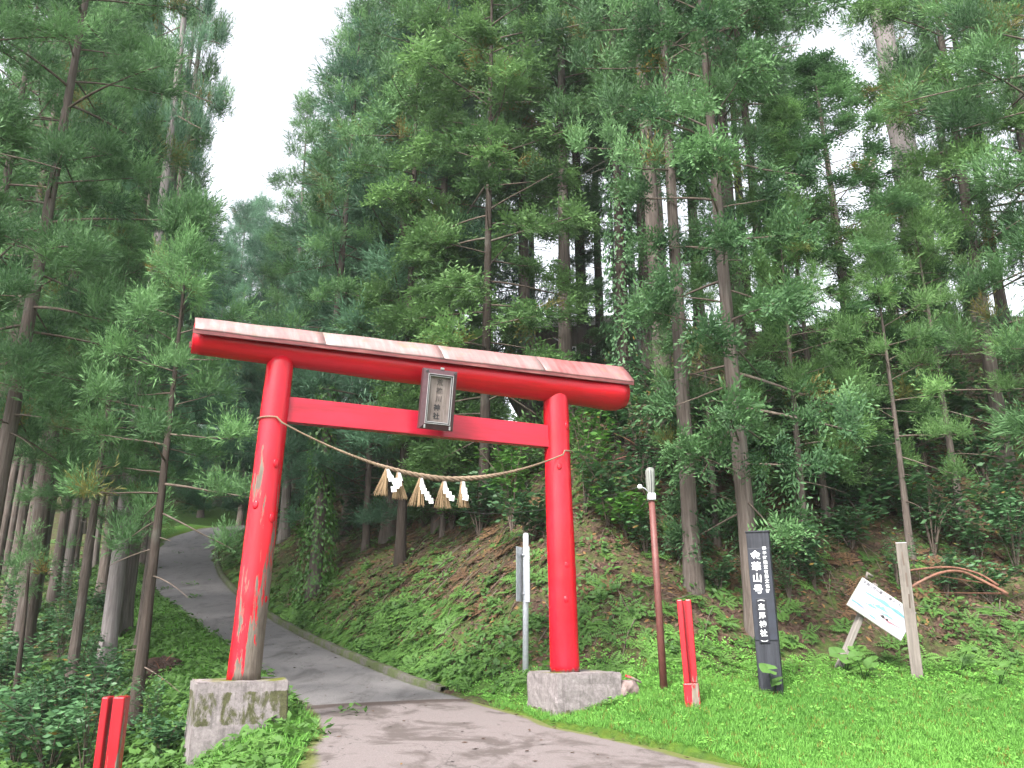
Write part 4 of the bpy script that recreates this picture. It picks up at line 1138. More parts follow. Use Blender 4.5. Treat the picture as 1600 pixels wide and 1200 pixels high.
    return trunk, limbs, crown, r0, H

KIND = {
    'full':  make_tree('cedar_full', 18, 0.20, 0.09, 3.0, 92, 11, 'cone', TUFT, 1.35, 6, 0.30, 0.03, 0.0, 0.03),
    'full2': make_tree('cedar_dense', 18, 0.21, 0.13, 2.8, 84, 12, 'column', TUFT, 1.35, 6, 0.30, 0.035, 0.04, 0.04),
    'open':  make_tree('cedar_open', 22, 0.20, 0.12, 2.7, 74, 13, 'column', TUFT, 1.30, 7, 0.30, 0.07, 0.06, 0.08, low_bare=6),
    'open2': make_tree('cedar_loose', 22, 0.20, 0.10, 2.6, 70, 14, 'column', TUFT, 1.25, 7, 0.30, 0.08, 0.08, 0.09, low_bare=6),
    'tall':  make_tree('cedar_tall', 26, 0.25, 0.36, 3.0, 60, 15, 'cone', TUFT_W, 1.45, 6, 0.32, 0.03, 0.03, 0.03, low_bare=12),
    'tall2': make_tree('cedar_gaunt', 26, 0.24, 0.42, 2.6, 50, 16, 'column', TUFT_W, 1.4, 6, 0.32, 0.05, 0.08, 0.04, low_bare=14),
    'young': make_tree('cedar_young', 9, 0.105, 0.36, 1.85, 34, 17, 'cone', TUFT, 1.05, 7, 0.30, 0.06, 0.0, 0.07, low_bare=5),
    'pole':  make_tree('cedar_pole', 22, 0.21, 0.46, 2.3, 44, 18, 'column', TUFT_W, 1.5, 6, 0.34, 0.05, 0.0, 0.03, low_bare=8),
    'cyp':   make_tree('cypress', 20, 0.19, 0.10, 2.7, 86, 19, 'column', SPRAY, 1.30, 6, 0.30, 0.05, 0.04, 0.05),
    'cyp2':  make_tree('cypress_open', 20, 0.19, 0.22, 2.5, 66, 20, 'column', SPRAY, 1.30, 6, 0.30, 0.06, 0.08, 0.06, low_bare=6),
}
def slotmat(o, mat):
    o.material_slots[0].link = 'OBJECT'; o.material_slots[0].material = mat
for k in KIND:
    for me, m_ in zip(KIND[k][:3], ('bark', 'twig', 'cypress' if k.startswith('cyp') else 'cedar')): me.materials.append(M[m_])
def tree(kind, x, y, H, label, group=None, dia=None, name='cedar_tree', foliage=None, barkm=None, rz=None, wide=1.0, lean=(0, 0), dz=0.0):
    trunk, limbs, crown, r0, H0 = KIND[kind]
    s = H / H0
    r_ = random.Random(int(x * 977 + y * 131))
    t_ = tag(empty(name, (x, y, hz(x, y) - 0.05), r_.uniform(0, 6.28) if rz is None else rz), label, 'tree', group)
    t_.rotation_euler = (lean[0] + r_.uniform(-0.008, 0.008), lean[1] + r_.uniform(-0.008, 0.008), t_.rotation_euler[2])
    a = link('trunk', trunk, None, t_); b = link('limbs', limbs, None, t_); c = link('crown', crown, None, t_)
    ds = s if dia is None else dia / 2 / r0
    a.scale = (ds, ds, s); b.scale = (s * wide, s * wide, s); c.scale = (s * wide, s * wide, s)
    b['kind'] = 'stuff'
    if dz:
        b.location.z = c.location.z = dz; b.scale.z = c.scale.z = s * (H - dz) / H
    if foliage: slotmat(c, M[foliage])
    if barkm: slotmat(a, M[barkm])
    return t_
def tree_at(kind, u, v, Y, H, label, **kw):
    a, _ = ray(u, v)
    return tree(kind, a * Y, Y, H, label, **kw)
def tree_on(kind, u, v, H, label, y0=6.0, **kw):
    p = drop(u, v, y0)
    return tree(kind, p.x, p.y, H, label, **kw)

# ------------------------------------------------------------------ trees left of the lane
ORD = ['first', 'second', 'third', 'fourth', 'fifth', 'sixth', 'seventh', 'eighth', 'ninth', 'tenth', 'eleventh', 'twelfth', 'thirteenth', 'fourteenth', 'fifteenth', 'sixteenth', 'seventeenth', 'eighteenth', 'nineteenth', 'twentieth', 'twenty-first', 'twenty-second', 'twenty-third', 'twenty-fourth']
def ranks(us):
    return {i: ORD[k] for k, i in enumerate(sorted(range(len(us)), key=lambda q: us[q]))}
tree_on('young', 206, 1150, 7.6, 'slender dark cedar standing left of the gate footing, trunk crossing the lane edge', barkm='bark_dark', dia=0.19, wide=0.9)
tree_at('open', 60, 400, 12.5, 20, 'tall cedar with bare branches showing at the far left edge', dia=0.30, dz=2.6, wide=0.82)
tree_at('open2', -190, 500, 10.5, 17, 'near cedar reaching in from beyond the left edge of the picture', dia=0.26, dz=2.6)
tree_at('full', 268, 600, 18.5, 10.5, 'short full cedar overhanging the lane left of the gate', foliage='cedar_blue', dz=2.6)
tree_at('full2', 190, 500, 16, 9.5, 'bushy cedar behind the slender dark trunk on the left', wide=1.0, dz=2.6)
tree_at('tall2', 262, 300, 17.5, 25, 'tall pale-trunked cedar standing against the sky left of the gap', dia=0.34, barkm='bark_pale', wide=0.38, foliage='cedar_blue')
tree_at('full2', 70, 300, 20, 21, 'dense cedar rising behind the far left trunks', foliage='cedar', dz=3.0)
tree_at('tall', 60, 200, 26, 28, 'tall cedar closing the far left of the wood')
tree_at('full2', 178, 350, 33, 27, 'full cedar behind the pale-trunked one on the left', wide=0.52, dz=3.0)
tree_at('full2', 10, 350, 15.5, 17, 'dense cedar beside the far left trunk with bare branches', dz=3.2, wide=0.85)
tree_at('full2', 130, 420, 22, 22, 'dense cedar between the two tall left trunks', dz=3.2, wide=0.75)
tree_at('full', 130, 350, 27, 24, 'full cedar left of the pale-trunked one', wide=0.8, dz=3.0)
tree_at('full2', 222, 600, 33, 12.5, 'dark cedar left of the lane below the bend', foliage='cedar_blue', dz=2.0)
tree_at('full', 215, 600, 39, 16.0, 'cedar beside the lane bend, left side', foliage='cedar_blue', dz=2.0)
poles = [(100, 928), (131, 914), (82, 940), (172, 1010), (191, 996), (158, 935), (50, 962), (14, 950), (222, 885), (34, 912), (64, 902), (113, 890), (145, 890), (203, 880), (-15, 935), (88, 893), (178, 893), (5, 900)]
plabel = {3: 'left one of the twin grey trunks beside the lane verge', 4: 'right one of the twin grey trunks beside the lane verge'}
rk = ranks([u for u, v in poles])
for i, (u, v) in enumerate(poles):
    if i in plabel:
        tree_on('pole', u, v, 24, plabel[i], group='plantation cedars left of the lane', dia=0.36, barkm='bark_grey', wide=0.40)
    else:
        tree_on('pole', u, v, 20 + (i * 7) % 5, 'straight bare plantation cedar left of the lane, %s trunk from the left' % rk[i], group='plantation cedars left of the lane', dia=0.34 + 0.02 * (i % 4), barkm='bark' if i % 3 else 'bark_grey', wide=0.55 if u > 140 else 1.0)
# beyond the bend
far = ((395, 50, 20, 'full'), (335, 54, 19, 'full'), (358, 58, 23, 'full2'), (440, 52, 19, 'full2'), (280, 60, 17, 'full'), (230, 50, 22, 'full2'), (160, 46, 24, 'tall'), (90, 52, 26, 'full'), (30, 44, 26, 'tall'), (475, 60, 15, 'full'), (375, 66, 24, 'full'), (310, 70, 18, 'full2'), (250, 68, 20, 'full'), (190, 66, 22, 'full2'), (420, 62, 15, 'full'), (130, 64, 24, 'full2'), (60, 62, 24, 'full'))
rk = ranks([f[0] for f in far])
for i, (u, Y, H, k) in enumerate(far):
    tree_at(k, u, 600, Y, H, 'dark cedar beyond the bend of the lane, %s from the left' % rk[i], group='cedars beyond the bend', foliage='cedar_blue', wide=1.15)

# ------------------------------------------------------------------ trees on the hill, seen through and above the gate
tree_at('full', 632, 300, 25, 25, 'big conical blue-green cedar above the plaque', foliage='cedar_blue', wide=1.05)
tree_at('full', 570, 350, 29, 20.5, 'conical cedar left of the biggest one, against the sky', foliage='cedar_blue')
tree_at('full2', 510, 400, 33, 17, 'cedar on the sloping left skyline of the hill', foliage='cedar_blue')
tree_at('full', 440, 420, 38, 15, 'leftmost, lowest cedar on the hill skyline', foliage='cedar_blue')
tree_at('full2', 690, 300, 28, 27, 'tall cedar right behind the big conical one', foliage='cedar_blue')
tree_at('cyp', 760, 300, 20, 20, 'bright green cypress above the middle of the gate', name='cypress_tree', barkm='bark_dark', dia=0.30)
tree_at('cyp2', 820, 300, 24, 24, 'bright cypress right of the middle, behind the gate roof', name='cypress_tree', dz=2.5, wide=0.9)
tree_at('cyp', 700, 300, 23, 22, 'bright cypress left of the middle, behind the plaque', name='cypress_tree', wide=0.9)
tree_at('tall', 882, 520, 22, 24, 'cedar with a bare reddish trunk standing above the gate roof', dia=0.44)
tree_at('tall2', 907, 350, 25, 27, 'dark-trunked cedar right behind the reddish trunk above the gate', dia=0.42, barkm='bark_dark')
tree_at('tall2', 640, 480, 22, 22, 'cedar with dark crooked limbs above the plaque', dia=0.28, barkm='bark_dark')
tree_at('tall', 1032, 480, 18.5, 25, 'stout cedar behind the clean slim trunk right of the gate', dia=0.46)
tree_on('tall', 1084, 918, 22, 'slim clean brown cedar trunk rising from the bank right of the lamp', dia=0.31, y0=11, wide=0.8)
tree_on('cyp', 1182, 985, 19, 'cedar with feathery low branches behind the black post', dia=0.33, y0=11, barkm='bark', foliage='cedar', wide=0.72)
tree_on('young', 1262, 880, 7.2, 'young cedar with drooping sprays right of the black post', y0=11, foliage='cypress', dz=-1.2)
tree_on('young', 1120, 850, 6.0, 'young cedar between the slim brown trunk and the black post', y0=11, foliage='cypress', dz=-1.0)
tree_on('young', 1425, 880, 6.6, 'young cedar above the wooden post', y0=11, foliage='cypress', dz=-0.9)
tree_on('cyp', 1352, 778, 10.5, 'shorter cedar with low sprays above the map board', dia=0.40, y0=11, wide=1.4, foliage='cedar')
tree_on('cyp2', 1570, 722, 20, 'cedar with a bare lower trunk near the right edge', dia=0.34, y0=11, wide=0.75)
tree_on('young', 1500, 800, 7.0, 'young bright cedar on the slope near the arching branches', y0=11, foliage='cypress', wide=1.2, dz=-1.0)
tree_at('open2', 1180, 300, 20, 23, 'dark loose cedar left of the white sky gap', dia=0.32, barkm='bark_dark', wide=0.65)
tree_at('full2', 1600, 250, 19, 22, 'dense cedar filling the upper right corner', foliage='cedar', wide=0.85)
tree_at('open', 1700, 400, 15, 22, 'cedar reaching in from beyond the right edge', dia=0.36)
tree_at('cyp', 880, 300, 27, 21, 'cypress in front of the house, above the gate roof', name='cypress_tree', wide=0.85, dz=7)
tree_at('cyp2', 1000, 300, 23, 22, 'cypress left of the slim brown trunk', name='cypress_tree', foliage='cedar', wide=0.9, dz=4)
tree_at('cyp', 960, 420, 24, 9.0, 'low cypress between house and slim brown trunk', name='cypress_tree', foliage='cedar', wide=1.3)
tree_at('cyp', 700, 480, 22, 8.5, 'low cypress behind the gate roof above the plaque', name='cypress_tree', wide=1.3)
tree_at('full', 590, 480, 25, 11, 'low blue-green cedar behind the left half of the gate roof', foliage='cedar_blue', wide=1.4)
tree_at('cyp2', 1130, 250, 21, 24, 'cypress with light sprays between two trunks right of centre', name='cypress_tree', foliage='cedar')
tree_at('cyp', 1260, 520, 16.5, 9.5, 'low leafy cypress between the two feathery cedars', name='cypress_tree')
stems = ((455, 33, 20, 'tall', 0.42), (548, 29, 20, 'tall2', 0.30), (590, 36, 22, 'tall', 0.40), (632, 27, 22, 'tall2', 0.36), (692, 31, 22, 'tall', 0.42), (738, 34, 23, 'tall2', 0.40), (525, 42, 20, 'tall', 0.4))
rk = ranks([f[0] for f in stems])
for i, (u, Y, H, k, d) in enumerate(stems):
    tree_at(k, u, 690, Y, H, 'bare-stemmed cedar on the bank top behind the gate, %s from the left column' % rk[i], group='bare stems behind the gate', dia=d, barkm='bark' if i % 2 else 'bark_grey')
top_ = ((830, 33, 22, 'tall2', 0.4), (935, 31, 24, 'tall2', 0.4), (990, 33, 23, 'tall2', 0.42), (1090, 27, 24, 'tall2', 0.44), (1165, 29, 24, 'tall', 0.4), (1215, 25, 22, 'tall2', 0.4), (1510, 26, 24, 'tall2', 0.4), (1560, 24, 22, 'tall2', 0.36), (770, 40, 24, 'tall2', 0.44), (1040, 40, 26, 'tall2', 0.44))
rk = ranks([f[0] for f in top_])
for i, (u, Y, H, k, d) in enumerate(top_):
    tree_at(k, u, 450, Y, H, 'cedar trunk on the hilltop against sky gaps, %s from the left' % rk[i], group='hilltop cedars', dia=d, barkm=('bark', 'bark_dark', 'bark_grey')[i % 3])
back = ((470, 48, 13), (520, 52, 14), (575, 48, 13), (625, 46, 12), (670, 50, 12), (720, 47, 11), (765, 52, 11))
for i, (u, Y, H) in enumerate(back):
    tree_at('full' if i % 2 else 'full2', u, 600, Y, H, 'low dark cedar deep in the wood behind the gate, %s from the left' % ORD[i], group='low cedars deep behind the gate', foliage='cedar_blue', wide=1.3)
# ivy-clad trees
IVYT = [tree_at('tall', 505, 700, 24, 20, 'cedar wrapped in bright ivy behind the left column', dia=0.40),
        tree_at('tall2', 972, 520, 20.5, 23, 'dark ivy-clad cedar right of the gate roof end', dia=0.36, barkm='bark_dark')]
# pale snag with a broken, leaning stem
b0 = at(1452, 470, 23.0); b0.z = hz(b0.x, b0.y) - 0.2
pts = [b0, at(1445, 440, 23.0), at(1428, 330, 23.0), at(1410, 220, 23.0), at(1392, 110, 23.0), at(1375, 20, 23.0), at(1362, -60, 23.0)]
P_ = resample([tuple(q - b0) for q in pts], 26)
sn = tag(empty('dead_tree', b0), 'pale broken dead trunk leaning against the sky at upper right', 'tree')
link('trunk', tubes_mesh('trunk', [(P_, np.linspace(0.50, 0.27, 26) * (1 + 0.08 * np.sin(np.arange(26) * 1.9)), dict(sides=14, wob=0.05))]), M['bark_pale'], sn)
q = resample([tuple(at(1432, 395, 23.0) - b0), tuple(at(1460, 330, 22.6) - b0), tuple(at(1480, 300, 22.4) - b0)], 8)
link('limb', tubes_mesh('limb', [(q, np.linspace(0.10, 0.04, 8), dict(sides=7))]), M['bark_pale'], sn)
b1 = at(1392, 470, 25.0); b1.z = hz(b1.x, b1.y) - 0.2
P_ = resample([tuple(q - b1) for q in (b1, at(1388, 430, 25.0), at(1376, 370, 25.0), at(1366, 300, 25.0), at(1360, 250, 25.0))], 18)
sn2 = link('dead_tree', tubes_mesh('dead_tree', [(P_, np.linspace(0.20, 0.13, 18), dict(sides=10, wob=0.05))]), M['bark_pale']); sn2.location = b1
tag(sn2, 'thin pale dead stem in the sky gap left of the broken trunk', 'tree')
# thin bare stems hanging in the gap behind the gate
for k, (u0, v0, u1, v1, Y) in enumerate(((443, 775, 452, 600, 22), (543, 760, 547, 560, 20), (575, 730, 590, 560, 24), (675, 740, 676, 640, 19))):
    a_ = drop(u0, v0, 14.0); b_ = at(u1, v1, a_.y)
    o = link('bare_stem', tubes_mesh('bare_stem', [([tuple(a_ - a_), tuple((a_ + b_) / 2 - a_ + Vector((0.05, 0, 0))), tuple(b_ - a_)], [0.032, 0.028, 0.022], dict(sides=6))]), M['bark_grey']); o.location = a_
    tag(o, 'thin pale bare stem seen through the gate, %s of four' % ('leftmost', 'second', 'third', 'rightmost')[k], 'stem', 'thin bare stems')
# sapling at the left
p = drop(18, 1128, 7.0)
sap = tag(empty('cedar_sapling', p), 'thin cedar sapling with one tufted head at the lower left', 'tree')
tp = at(46, 880, p.y) - p
P_ = resample([(0, 0, -0.2), (tp.x * 0.3, 0, tp.z * 0.45), tuple(tp)], 14)
link('trunk', tubes_mesh('trunk', [(P_, np.linspace(0.060, 0.022, 14), dict(sides=8, wob=0.05))]), M['bark_dark'], sap)
r = np.random.default_rng(77); m = 26
pos = np.array([tp]) + r.normal(0, 1, (m, 3)) * np.array([0.19, 0.19, 0.22]); fw = pos - np.array([tp]) + np.array([0, 0, 0.1]) + r.normal(0, 0.1, (m, 3))
link('crown', assemble('sapling_crown', TUFT, pos, frames(fw, np.tile([[0.02, 0.01, 1.0]], (m, 1))), np.full(m, 0.62), np.clip(r.normal(0.4, 0.2, m), 0, 1), (r.uniform(0, 1, m) < 0.08) * 1.0, r), M['cedar'], sap)

# ------------------------------------------------------------------ ground plants
def fern_template(seed, fronds=7, pairs=8, size=1.0):
    r = np.random.default_rng(seed); V = []; T = []
    for i in range(fronds):
        az = i * 6.283 / fronds + r.normal(0, 0.3); out = np.array([math.cos(az), math.sin(az), 0]); lat = np.array([-math.sin(az), math.cos(az), 0])
        L = size * r.uniform(0.30, 0.46); rise = r.uniform(0.35, 0.75)
        for k in range(pairs):
            s = (k + 0.8) / pairs
            p = out * L * s + np.array([0, 0, rise * L * (s - 0.75 * s * s)]) + np.array([0, 0, 0.03])
            up = np.array([0, 0, 1.0]) - out * 0.3 * (1 - s) + r.normal(0, 0.12, 3)
            ln = size * 0.115 * math.sin(math.pi * (0.18 + 0.78 * s)) + 0.01
            for sg in (-1, 1):
                V += kite(p, lat * sg + out * 0.35 - np.array([0, 0, 0.12]), ln, 0.046 * size, up); T += [(0.3, 0, 0), (0.6, 0, 0), (0.9, 0, 0), (0.6, 0, 0)]
    return np.array(V), np.array(T)
def herb_template(seed, leaves=7, size=1.0):
    r = np.random.default_rng(seed); V = []; T = []
    for i in range(leaves):
        az = r.uniform(0, 6.283); el = r.uniform(-0.1, 0.5)
        out = np.array([math.cos(az), math.sin(az), el])
        p = np.array([math.cos(az) * 0.03, math.sin(az) * 0.03, r.uniform(0.02, 0.14)]) * size
        V += kite(p, out, size * r.uniform(0.06, 0.12), size * r.uniform(0.035, 0.065), np.array([0, 0, 1.0]) + r.normal(0, 0.3, 3))
        j = r.uniform(-0.15, 0.15); T += [(0.35 + j, 0, 0), (0.6 + j, 0, 0), (0.9 + j, 0, 0), (0.6 + j, 0, 0)]
    return np.array(V), np.array(T)
def blade_template(seed, blades=7, size=1.0):
    r = np.random.default_rng(seed); V = []; T = []
    for i in range(blades):
        az = r.uniform(0, 6.283); p = r.normal(0, 0.035, 3) * size; p[2] = 0
        d = np.array([math.cos(az) * 0.5, math.sin(az) * 0.5, r.uniform(0.5, 1.2)])
        V += kite(p, d, size * r.uniform(0.06, 0.13), 0.0085 * size, np.array([math.cos(az), math.sin(az), 0.3]) + r.normal(0, 0.3, 3))
        T += [(0.2, 0, 0), (0.5, 0, 0), (1.0, 0, 0), (0.5, 0, 0)]
    return np.array(V), np.array(T)
def leaf_template(seed):
    r = np.random.default_rng(seed)
    V = kite(np.array([-0.5, 0, 0.0]), np.array([1.0, 0, r.uniform(-0.1, 0.2)]), 1.0, 0.45, np.array([0, 0, 1.0]) + r.normal(0, 0.2, 3))
    return np.array(V), np.array([(0.2, 0, 0), (0.5, 0, 0), (0.8, 0, 0), (0.5, 0, 0)])
FERN = [fern_template(i) for i in range(6)]
HERB = [herb_template(20 + i) for i in range(8)]
BLADE = [blade_template(40 + i) for i in range(6)]
LEAF = [leaf_template(60 + i) for i in range(5)]

def normals_at(x, y):
    e = 0.12
    hx = (height(x + e, y) - height(x - e, y)) / (2 * e); hy = (height(x, y + e) - height(x, y - e)) / (2 * e)
    n = np.stack([-hx, -hy, np.ones_like(hx)], 1); n /= np.linalg.norm(n, axis=1)[:, None]; return n
def scatter(name, templates, x, y, size, mat, label, cat, rs, follow=0.8, g=(0.5, 0.2), dead=0.0, lift=0.0, tilt=0.15, gfield=None):
    z_ = height(x, y) + lift
    n = normals_at(x, y); up = n * follow + np.array([[0, 0, 1.0 - follow]]) + rs.normal(0, tilt, n.shape)
    az = rs.uniform(0, 6.283, len(x)); fw = np.stack([np.cos(az), np.sin(az), np.zeros_like(az)], 1)
    up /= np.linalg.norm(up, axis=1)[:, None]
    fw = fw - up * np.sum(fw * up, 1)[:, None]
    F_ = frames(fw, up)
    gv = np.clip(rs.normal(g[0], g[1], len(x)) + (0 if gfield is None else gfield), 0, 1)
    me = assemble(name, templates, np.stack([x, y, z_], 1), F_, size, gv, (rs.uniform(0, 1, len(x)) < dead).astype(float), rs)
    o = link(name, me, mat); tag(o, label, cat); o['kind'] = 'stuff'
    return o
def sample(n, x0, x1, y0, y1, rs, near=True):
    """more plants close by, fewer far off"""
    y = y0 + (y1 - y0) * (rs.uniform(0, 1, n) ** (1.7 if near else 1.0)); x = rs.uniform(x0, x1, n)
    m = np.abs(x) < y * 0.70
    return x[m], y[m]
rs = np.random.default_rng(2024)

# bank: a green skirt low down, patchy ferns higher up, brown litter between
x, y = sample(30000, -17, 12, 12, 46, rs)
bk, lf, rt = zones(x, y)
patch = vnoise(x, y, 1.1, 31) + 0.6 * vnoise(x, y, 2.7, 32)
m = (bk > 0.05) & (bk < 9)
dens = np.where(bk < 1.2, 0.85, np.where(x < 1.5, 0.26, 0.08)) * (0.25 + 0.9 * (patch > 0.0)) * (bk < 7)
dens = np.where((bk < 1.3) & (x > 1.5), 0.12, dens)
keep = m & (rs.uniform(0, 1, len(x)) < dens * 0.62)
scatter('fern_cover', FERN, x[keep], y[keep], rs.uniform(0.30, 0.85, keep.sum()), M['fern'], 'green ferns spreading over the brown bank', 'ferns', rs, gfield=0.25 * patch[keep])
x, y = sample(80000, -17, 12, 11.8, 46, rs); bk, lf, rt = zones(x, y)
patch = vnoise(x, y, 1.4, 33) + 0.7 * vnoise(x, y, 3.3, 34)
dens = np.where((bk < 1.2) & (x < 1.5), 0.75, 0.22) * np.clip(0.35 + 0.9 * patch, 0.03, 1)
keep = (bk > 0.02) & (bk < 10) & (rs.uniform(0, 1, len(x)) < dens)
scatter('bank_weeds', HERB, x[keep], y[keep], rs.uniform(0.6, 1.4, keep.sum()), M['herb'], 'small leafy weeds growing all over the bank', 'weeds', rs, gfield=0.2 * patch[keep], g=(0.42, 0.2))
x, y = sample(110000, -16, 13, 12, 40, rs); bk, lf, rt = zones(x, y)
keep = (bk > 0.3) & (bk < 12)
scatter('leaf_litter', LEAF, x[keep], y[keep], rs.uniform(0.05, 0.14, keep.sum()), M['litter'], 'brown dead leaves and needles lying on the bank', 'leaf litter', rs, follow=1.0, tilt=0.35, lift=0.015, dead=0.12, g=(0.45, 0.25))
x, y = sample(2200, -14, 13, 12.5, 34, rs); bk, lf, rt = zones(x, y)
keep = (bk > 0.8) & (bk < 9) & (rs.uniform(0, 1, len(x)) < 0.5)
scatter('dead_fern_cover', FERN, x[keep], y[keep], rs.uniform(0.4, 0.9, keep.sum()), M['deadfrond'], 'withered brown fronds among the ferns on the bank', 'dead ferns', rs, lift=-0.02)
# twigs on the bank
x, y = sample(1500, -9, 12, 12.5, 28, rs); bk, lf, rt = zones(x, y); keep = (bk > 0.6) & (bk < 9)
specs = []
for X_, Y_ in zip(x[keep][:640], y[keep][:640]):
    a = rs.uniform(0, 6.28); L = rs.uniform(0.2, 0.9); Z_ = hz(X_, Y_) + 0.05
    q = [(X_, Y_, Z_), (X_ + math.cos(a) * L * 0.5, Y_ + math.sin(a) * L * 0.5, hz(X_ + math.cos(a) * L * 0.5, Y_ + math.sin(a) * L * 0.5) + 0.07 + rs.uniform(0, 0.08)), (X_ + math.cos(a) * L, Y_ + math.sin(a) * L, hz(X_ + math.cos(a) * L, Y_ + math.sin(a) * L) + 0.04)]
    rr = rs.uniform(0.004, 0.012); specs.append((q, [rr, rr * 0.8, rr * 0.4], dict(sides=4, cap=False)))
o = link('twig_litter', tubes_mesh('twig_litter', specs), M['twig']); tag(o, 'fallen twigs scattered over the bank', 'twigs'); o['kind'] = 'stuff'

# lawn on the right
x = rs.uniform(-1, 9.6, 50000); y = rs.uniform(7.4, 13.2, 50000); bk, lf, rt = zones(x, y)
edge_ok = rt > 0.10 + 0.12 * vnoise(x, y, 4.0, 41)
keep = (bk <= 0.25) & edge_ok & (np.abs(x) < 0.72 * y) & (rs.uniform(0, 1, len(x)) < np.where(y > 12.2, 0.35, 1.0))
patch = vnoise(x, y, 1.7, 43) + 0.5 * vnoise(x, y, 4.5, 44)
scatter('lawn_grass', BLADE, x[keep], y[keep], rs.uniform(0.35, 0.80, keep.sum()), M['grass'], 'bright green grass of the lawn right of the lane', 'grass', rs, gfield=0.38 * patch[keep], g=(0.52, 0.2), follow=0.5, dead=0.05)
x = rs.uniform(-1, 11, 26000); y = rs.uniform(7.4, 13.6, 26000); bk, lf, rt = zones(x, y)
keep = (bk <= 0.4) & (rt > 0.12) & (np.abs(x) < 0.72 * y) & (rs.uniform(0, 1, len(x)) < 0.09 + 0.45 * sstep(11.0, 12.6, y))
scatter('lawn_clover', HERB, x[keep], y[keep], rs.uniform(0.25, 0.60, keep.sum()), M['grass'], 'clover and low weeds mixed into the lawn', 'clover', rs, g=(0.5, 0.2))
x = rs.uniform(1, 10, 1500); y = rs.uniform(11.2, 13.8, 1500); bk, lf, rt = zones(x, y)
keep = (np.abs(x) < 0.72 * y) & (rs.uniform(0, 1, len(x)) < 0.04 + 0.30 * sstep(11.8, 13.0, y)) & (rs.uniform(0, 1, len(x)) < 0.5)
scatter('lawn_edge_ferns', FERN, x[keep], y[keep], rs.uniform(0.3, 0.7, keep.sum()), M['fern'], 'loose ferns along the back edge of the lawn', 'ferns', rs)

# verge and undergrowth left of the lane
x, y = sample(44000, -20, -1.5, 7.2, 44, rs); bk, lf, rt = zones(x, y)
keep = (lf > 0.06 + 0.10 * vnoise(x, y, 3.0, 51)) & (lf < 4.5)
keep &= rs.uniform(0, 1, len(x)) < np.where(lf < 2.2, 0.8, 0.35)
scatter('verge_weeds', HERB, x[keep], y[keep], rs.uniform(0.7, 1.5, keep.sum()), M['herb'], 'low green weeds on the verge left of the lane', 'weeds', rs, g=(0.72, 0.2), gfield=0.2 * vnoise(x, y, 1.5, 52)[keep])
x, y = sample(26000, -16, -1.0, 7.2, 40, rs); bk, lf, rt = zones(x, y)
keep = (lf > 0.02) & (lf < 1.6)
scatter('verge_grass', BLADE, x[keep], y[keep], rs.uniform(0.8, 1.7, keep.sum()), M['grass'], 'tufts of grass along the left edge of the lane', 'grass', rs, g=(0.5, 0.2), follow=0.4)
x, y = sample(5200, -24, -2, 7.2, 44, rs); bk, lf, rt = zones(x, y)
keep = (lf > 0.6) & (rs.uniform(0, 1, len(x)) < 0.45)
scatter('verge_ferns', FERN, x[keep], y[keep], rs.uniform(0.5, 1.1, keep.sum()), M['fern'], 'ferns in the undergrowth left of the lane', 'ferns', rs, g=(0.45, 0.2))
# mound of fresh grass and ferns in front of the left footing
x = rs.uniform(-3.4, -1.7, 6500); y = rs.uniform(7.5, 10.6, 6500); bk, lf, rt = zones(x, y)
keep = (lf > -0.0) & ((x + 1.75 + (10 - y) * 0.0) < -0.05) & (x > -3.3)
scatter('footing_grass', BLADE, x[keep], y[keep], rs.uniform(0.6, 1.6, keep.sum()), M['grass'], 'lush grass in front of the left gate footing', 'grass', rs, g=(0.62, 0.2), follow=0.3)
x = rs.uniform(-3.5, -1.9, 60); y = rs.uniform(7.6, 9.3, 60); bk, lf, rt = zones(x, y); keep = lf > 0.05
scatter('footing_ferns', FERN, x[keep], y[keep], rs.uniform(0.5, 0.9, keep.sum()), M['fern'], 'bright ferns at the foot of the left gate footing', 'ferns', rs, g=(0.7, 0.15))
# fallen leaves on the pavement and lane
x = rs.uniform(-9, 3.0, 9000); y = rs.uniform(7.6, 24, 9000)
bk, lf, rt = zones(x, y); keep = (lf <= 0) & (rt <= 0) & (bk <= 0)
x, y = x[keep], y[keep]; dk, _s = poly_dist(RR[::2], x, y); keep = rs.uniform(0, 1, len(x)) < (0.07 + 0.45 * np.exp(-(dk / 0.18) ** 2) + 0.55 * np.exp(-((y - (11.9 + 0.33 * (x + 1.6) * 1.8)) / 0.30) ** 2))
x, y = x[keep], y[keep]
me_pos = np.stack([x, y, base_h(x, y) + 0.020], 1); az = rs.uniform(0, 6.28, len(x))
o = link('road_leaves', assemble('road_leaves', LEAF, me_pos, frames(np.stack([np.cos(az), np.sin(az), 0 * az], 1), np.tile([[0.0, 0.05, 1.0]], (len(x), 1)) + rs.normal(0, 0.15, (len(x), 3))), rs.uniform(0.025, 0.085, len(x)), np.clip(rs.normal(0.3, 0.25, len(x)), 0, 1), (rs.uniform(0, 1, len(x)) < 0.1) * 1.0, rs), M['litter'])
tag(o, 'brown leaves and needles lying on the pavement and along its joint', 'leaf litter'); o['kind'] = 'stuff'

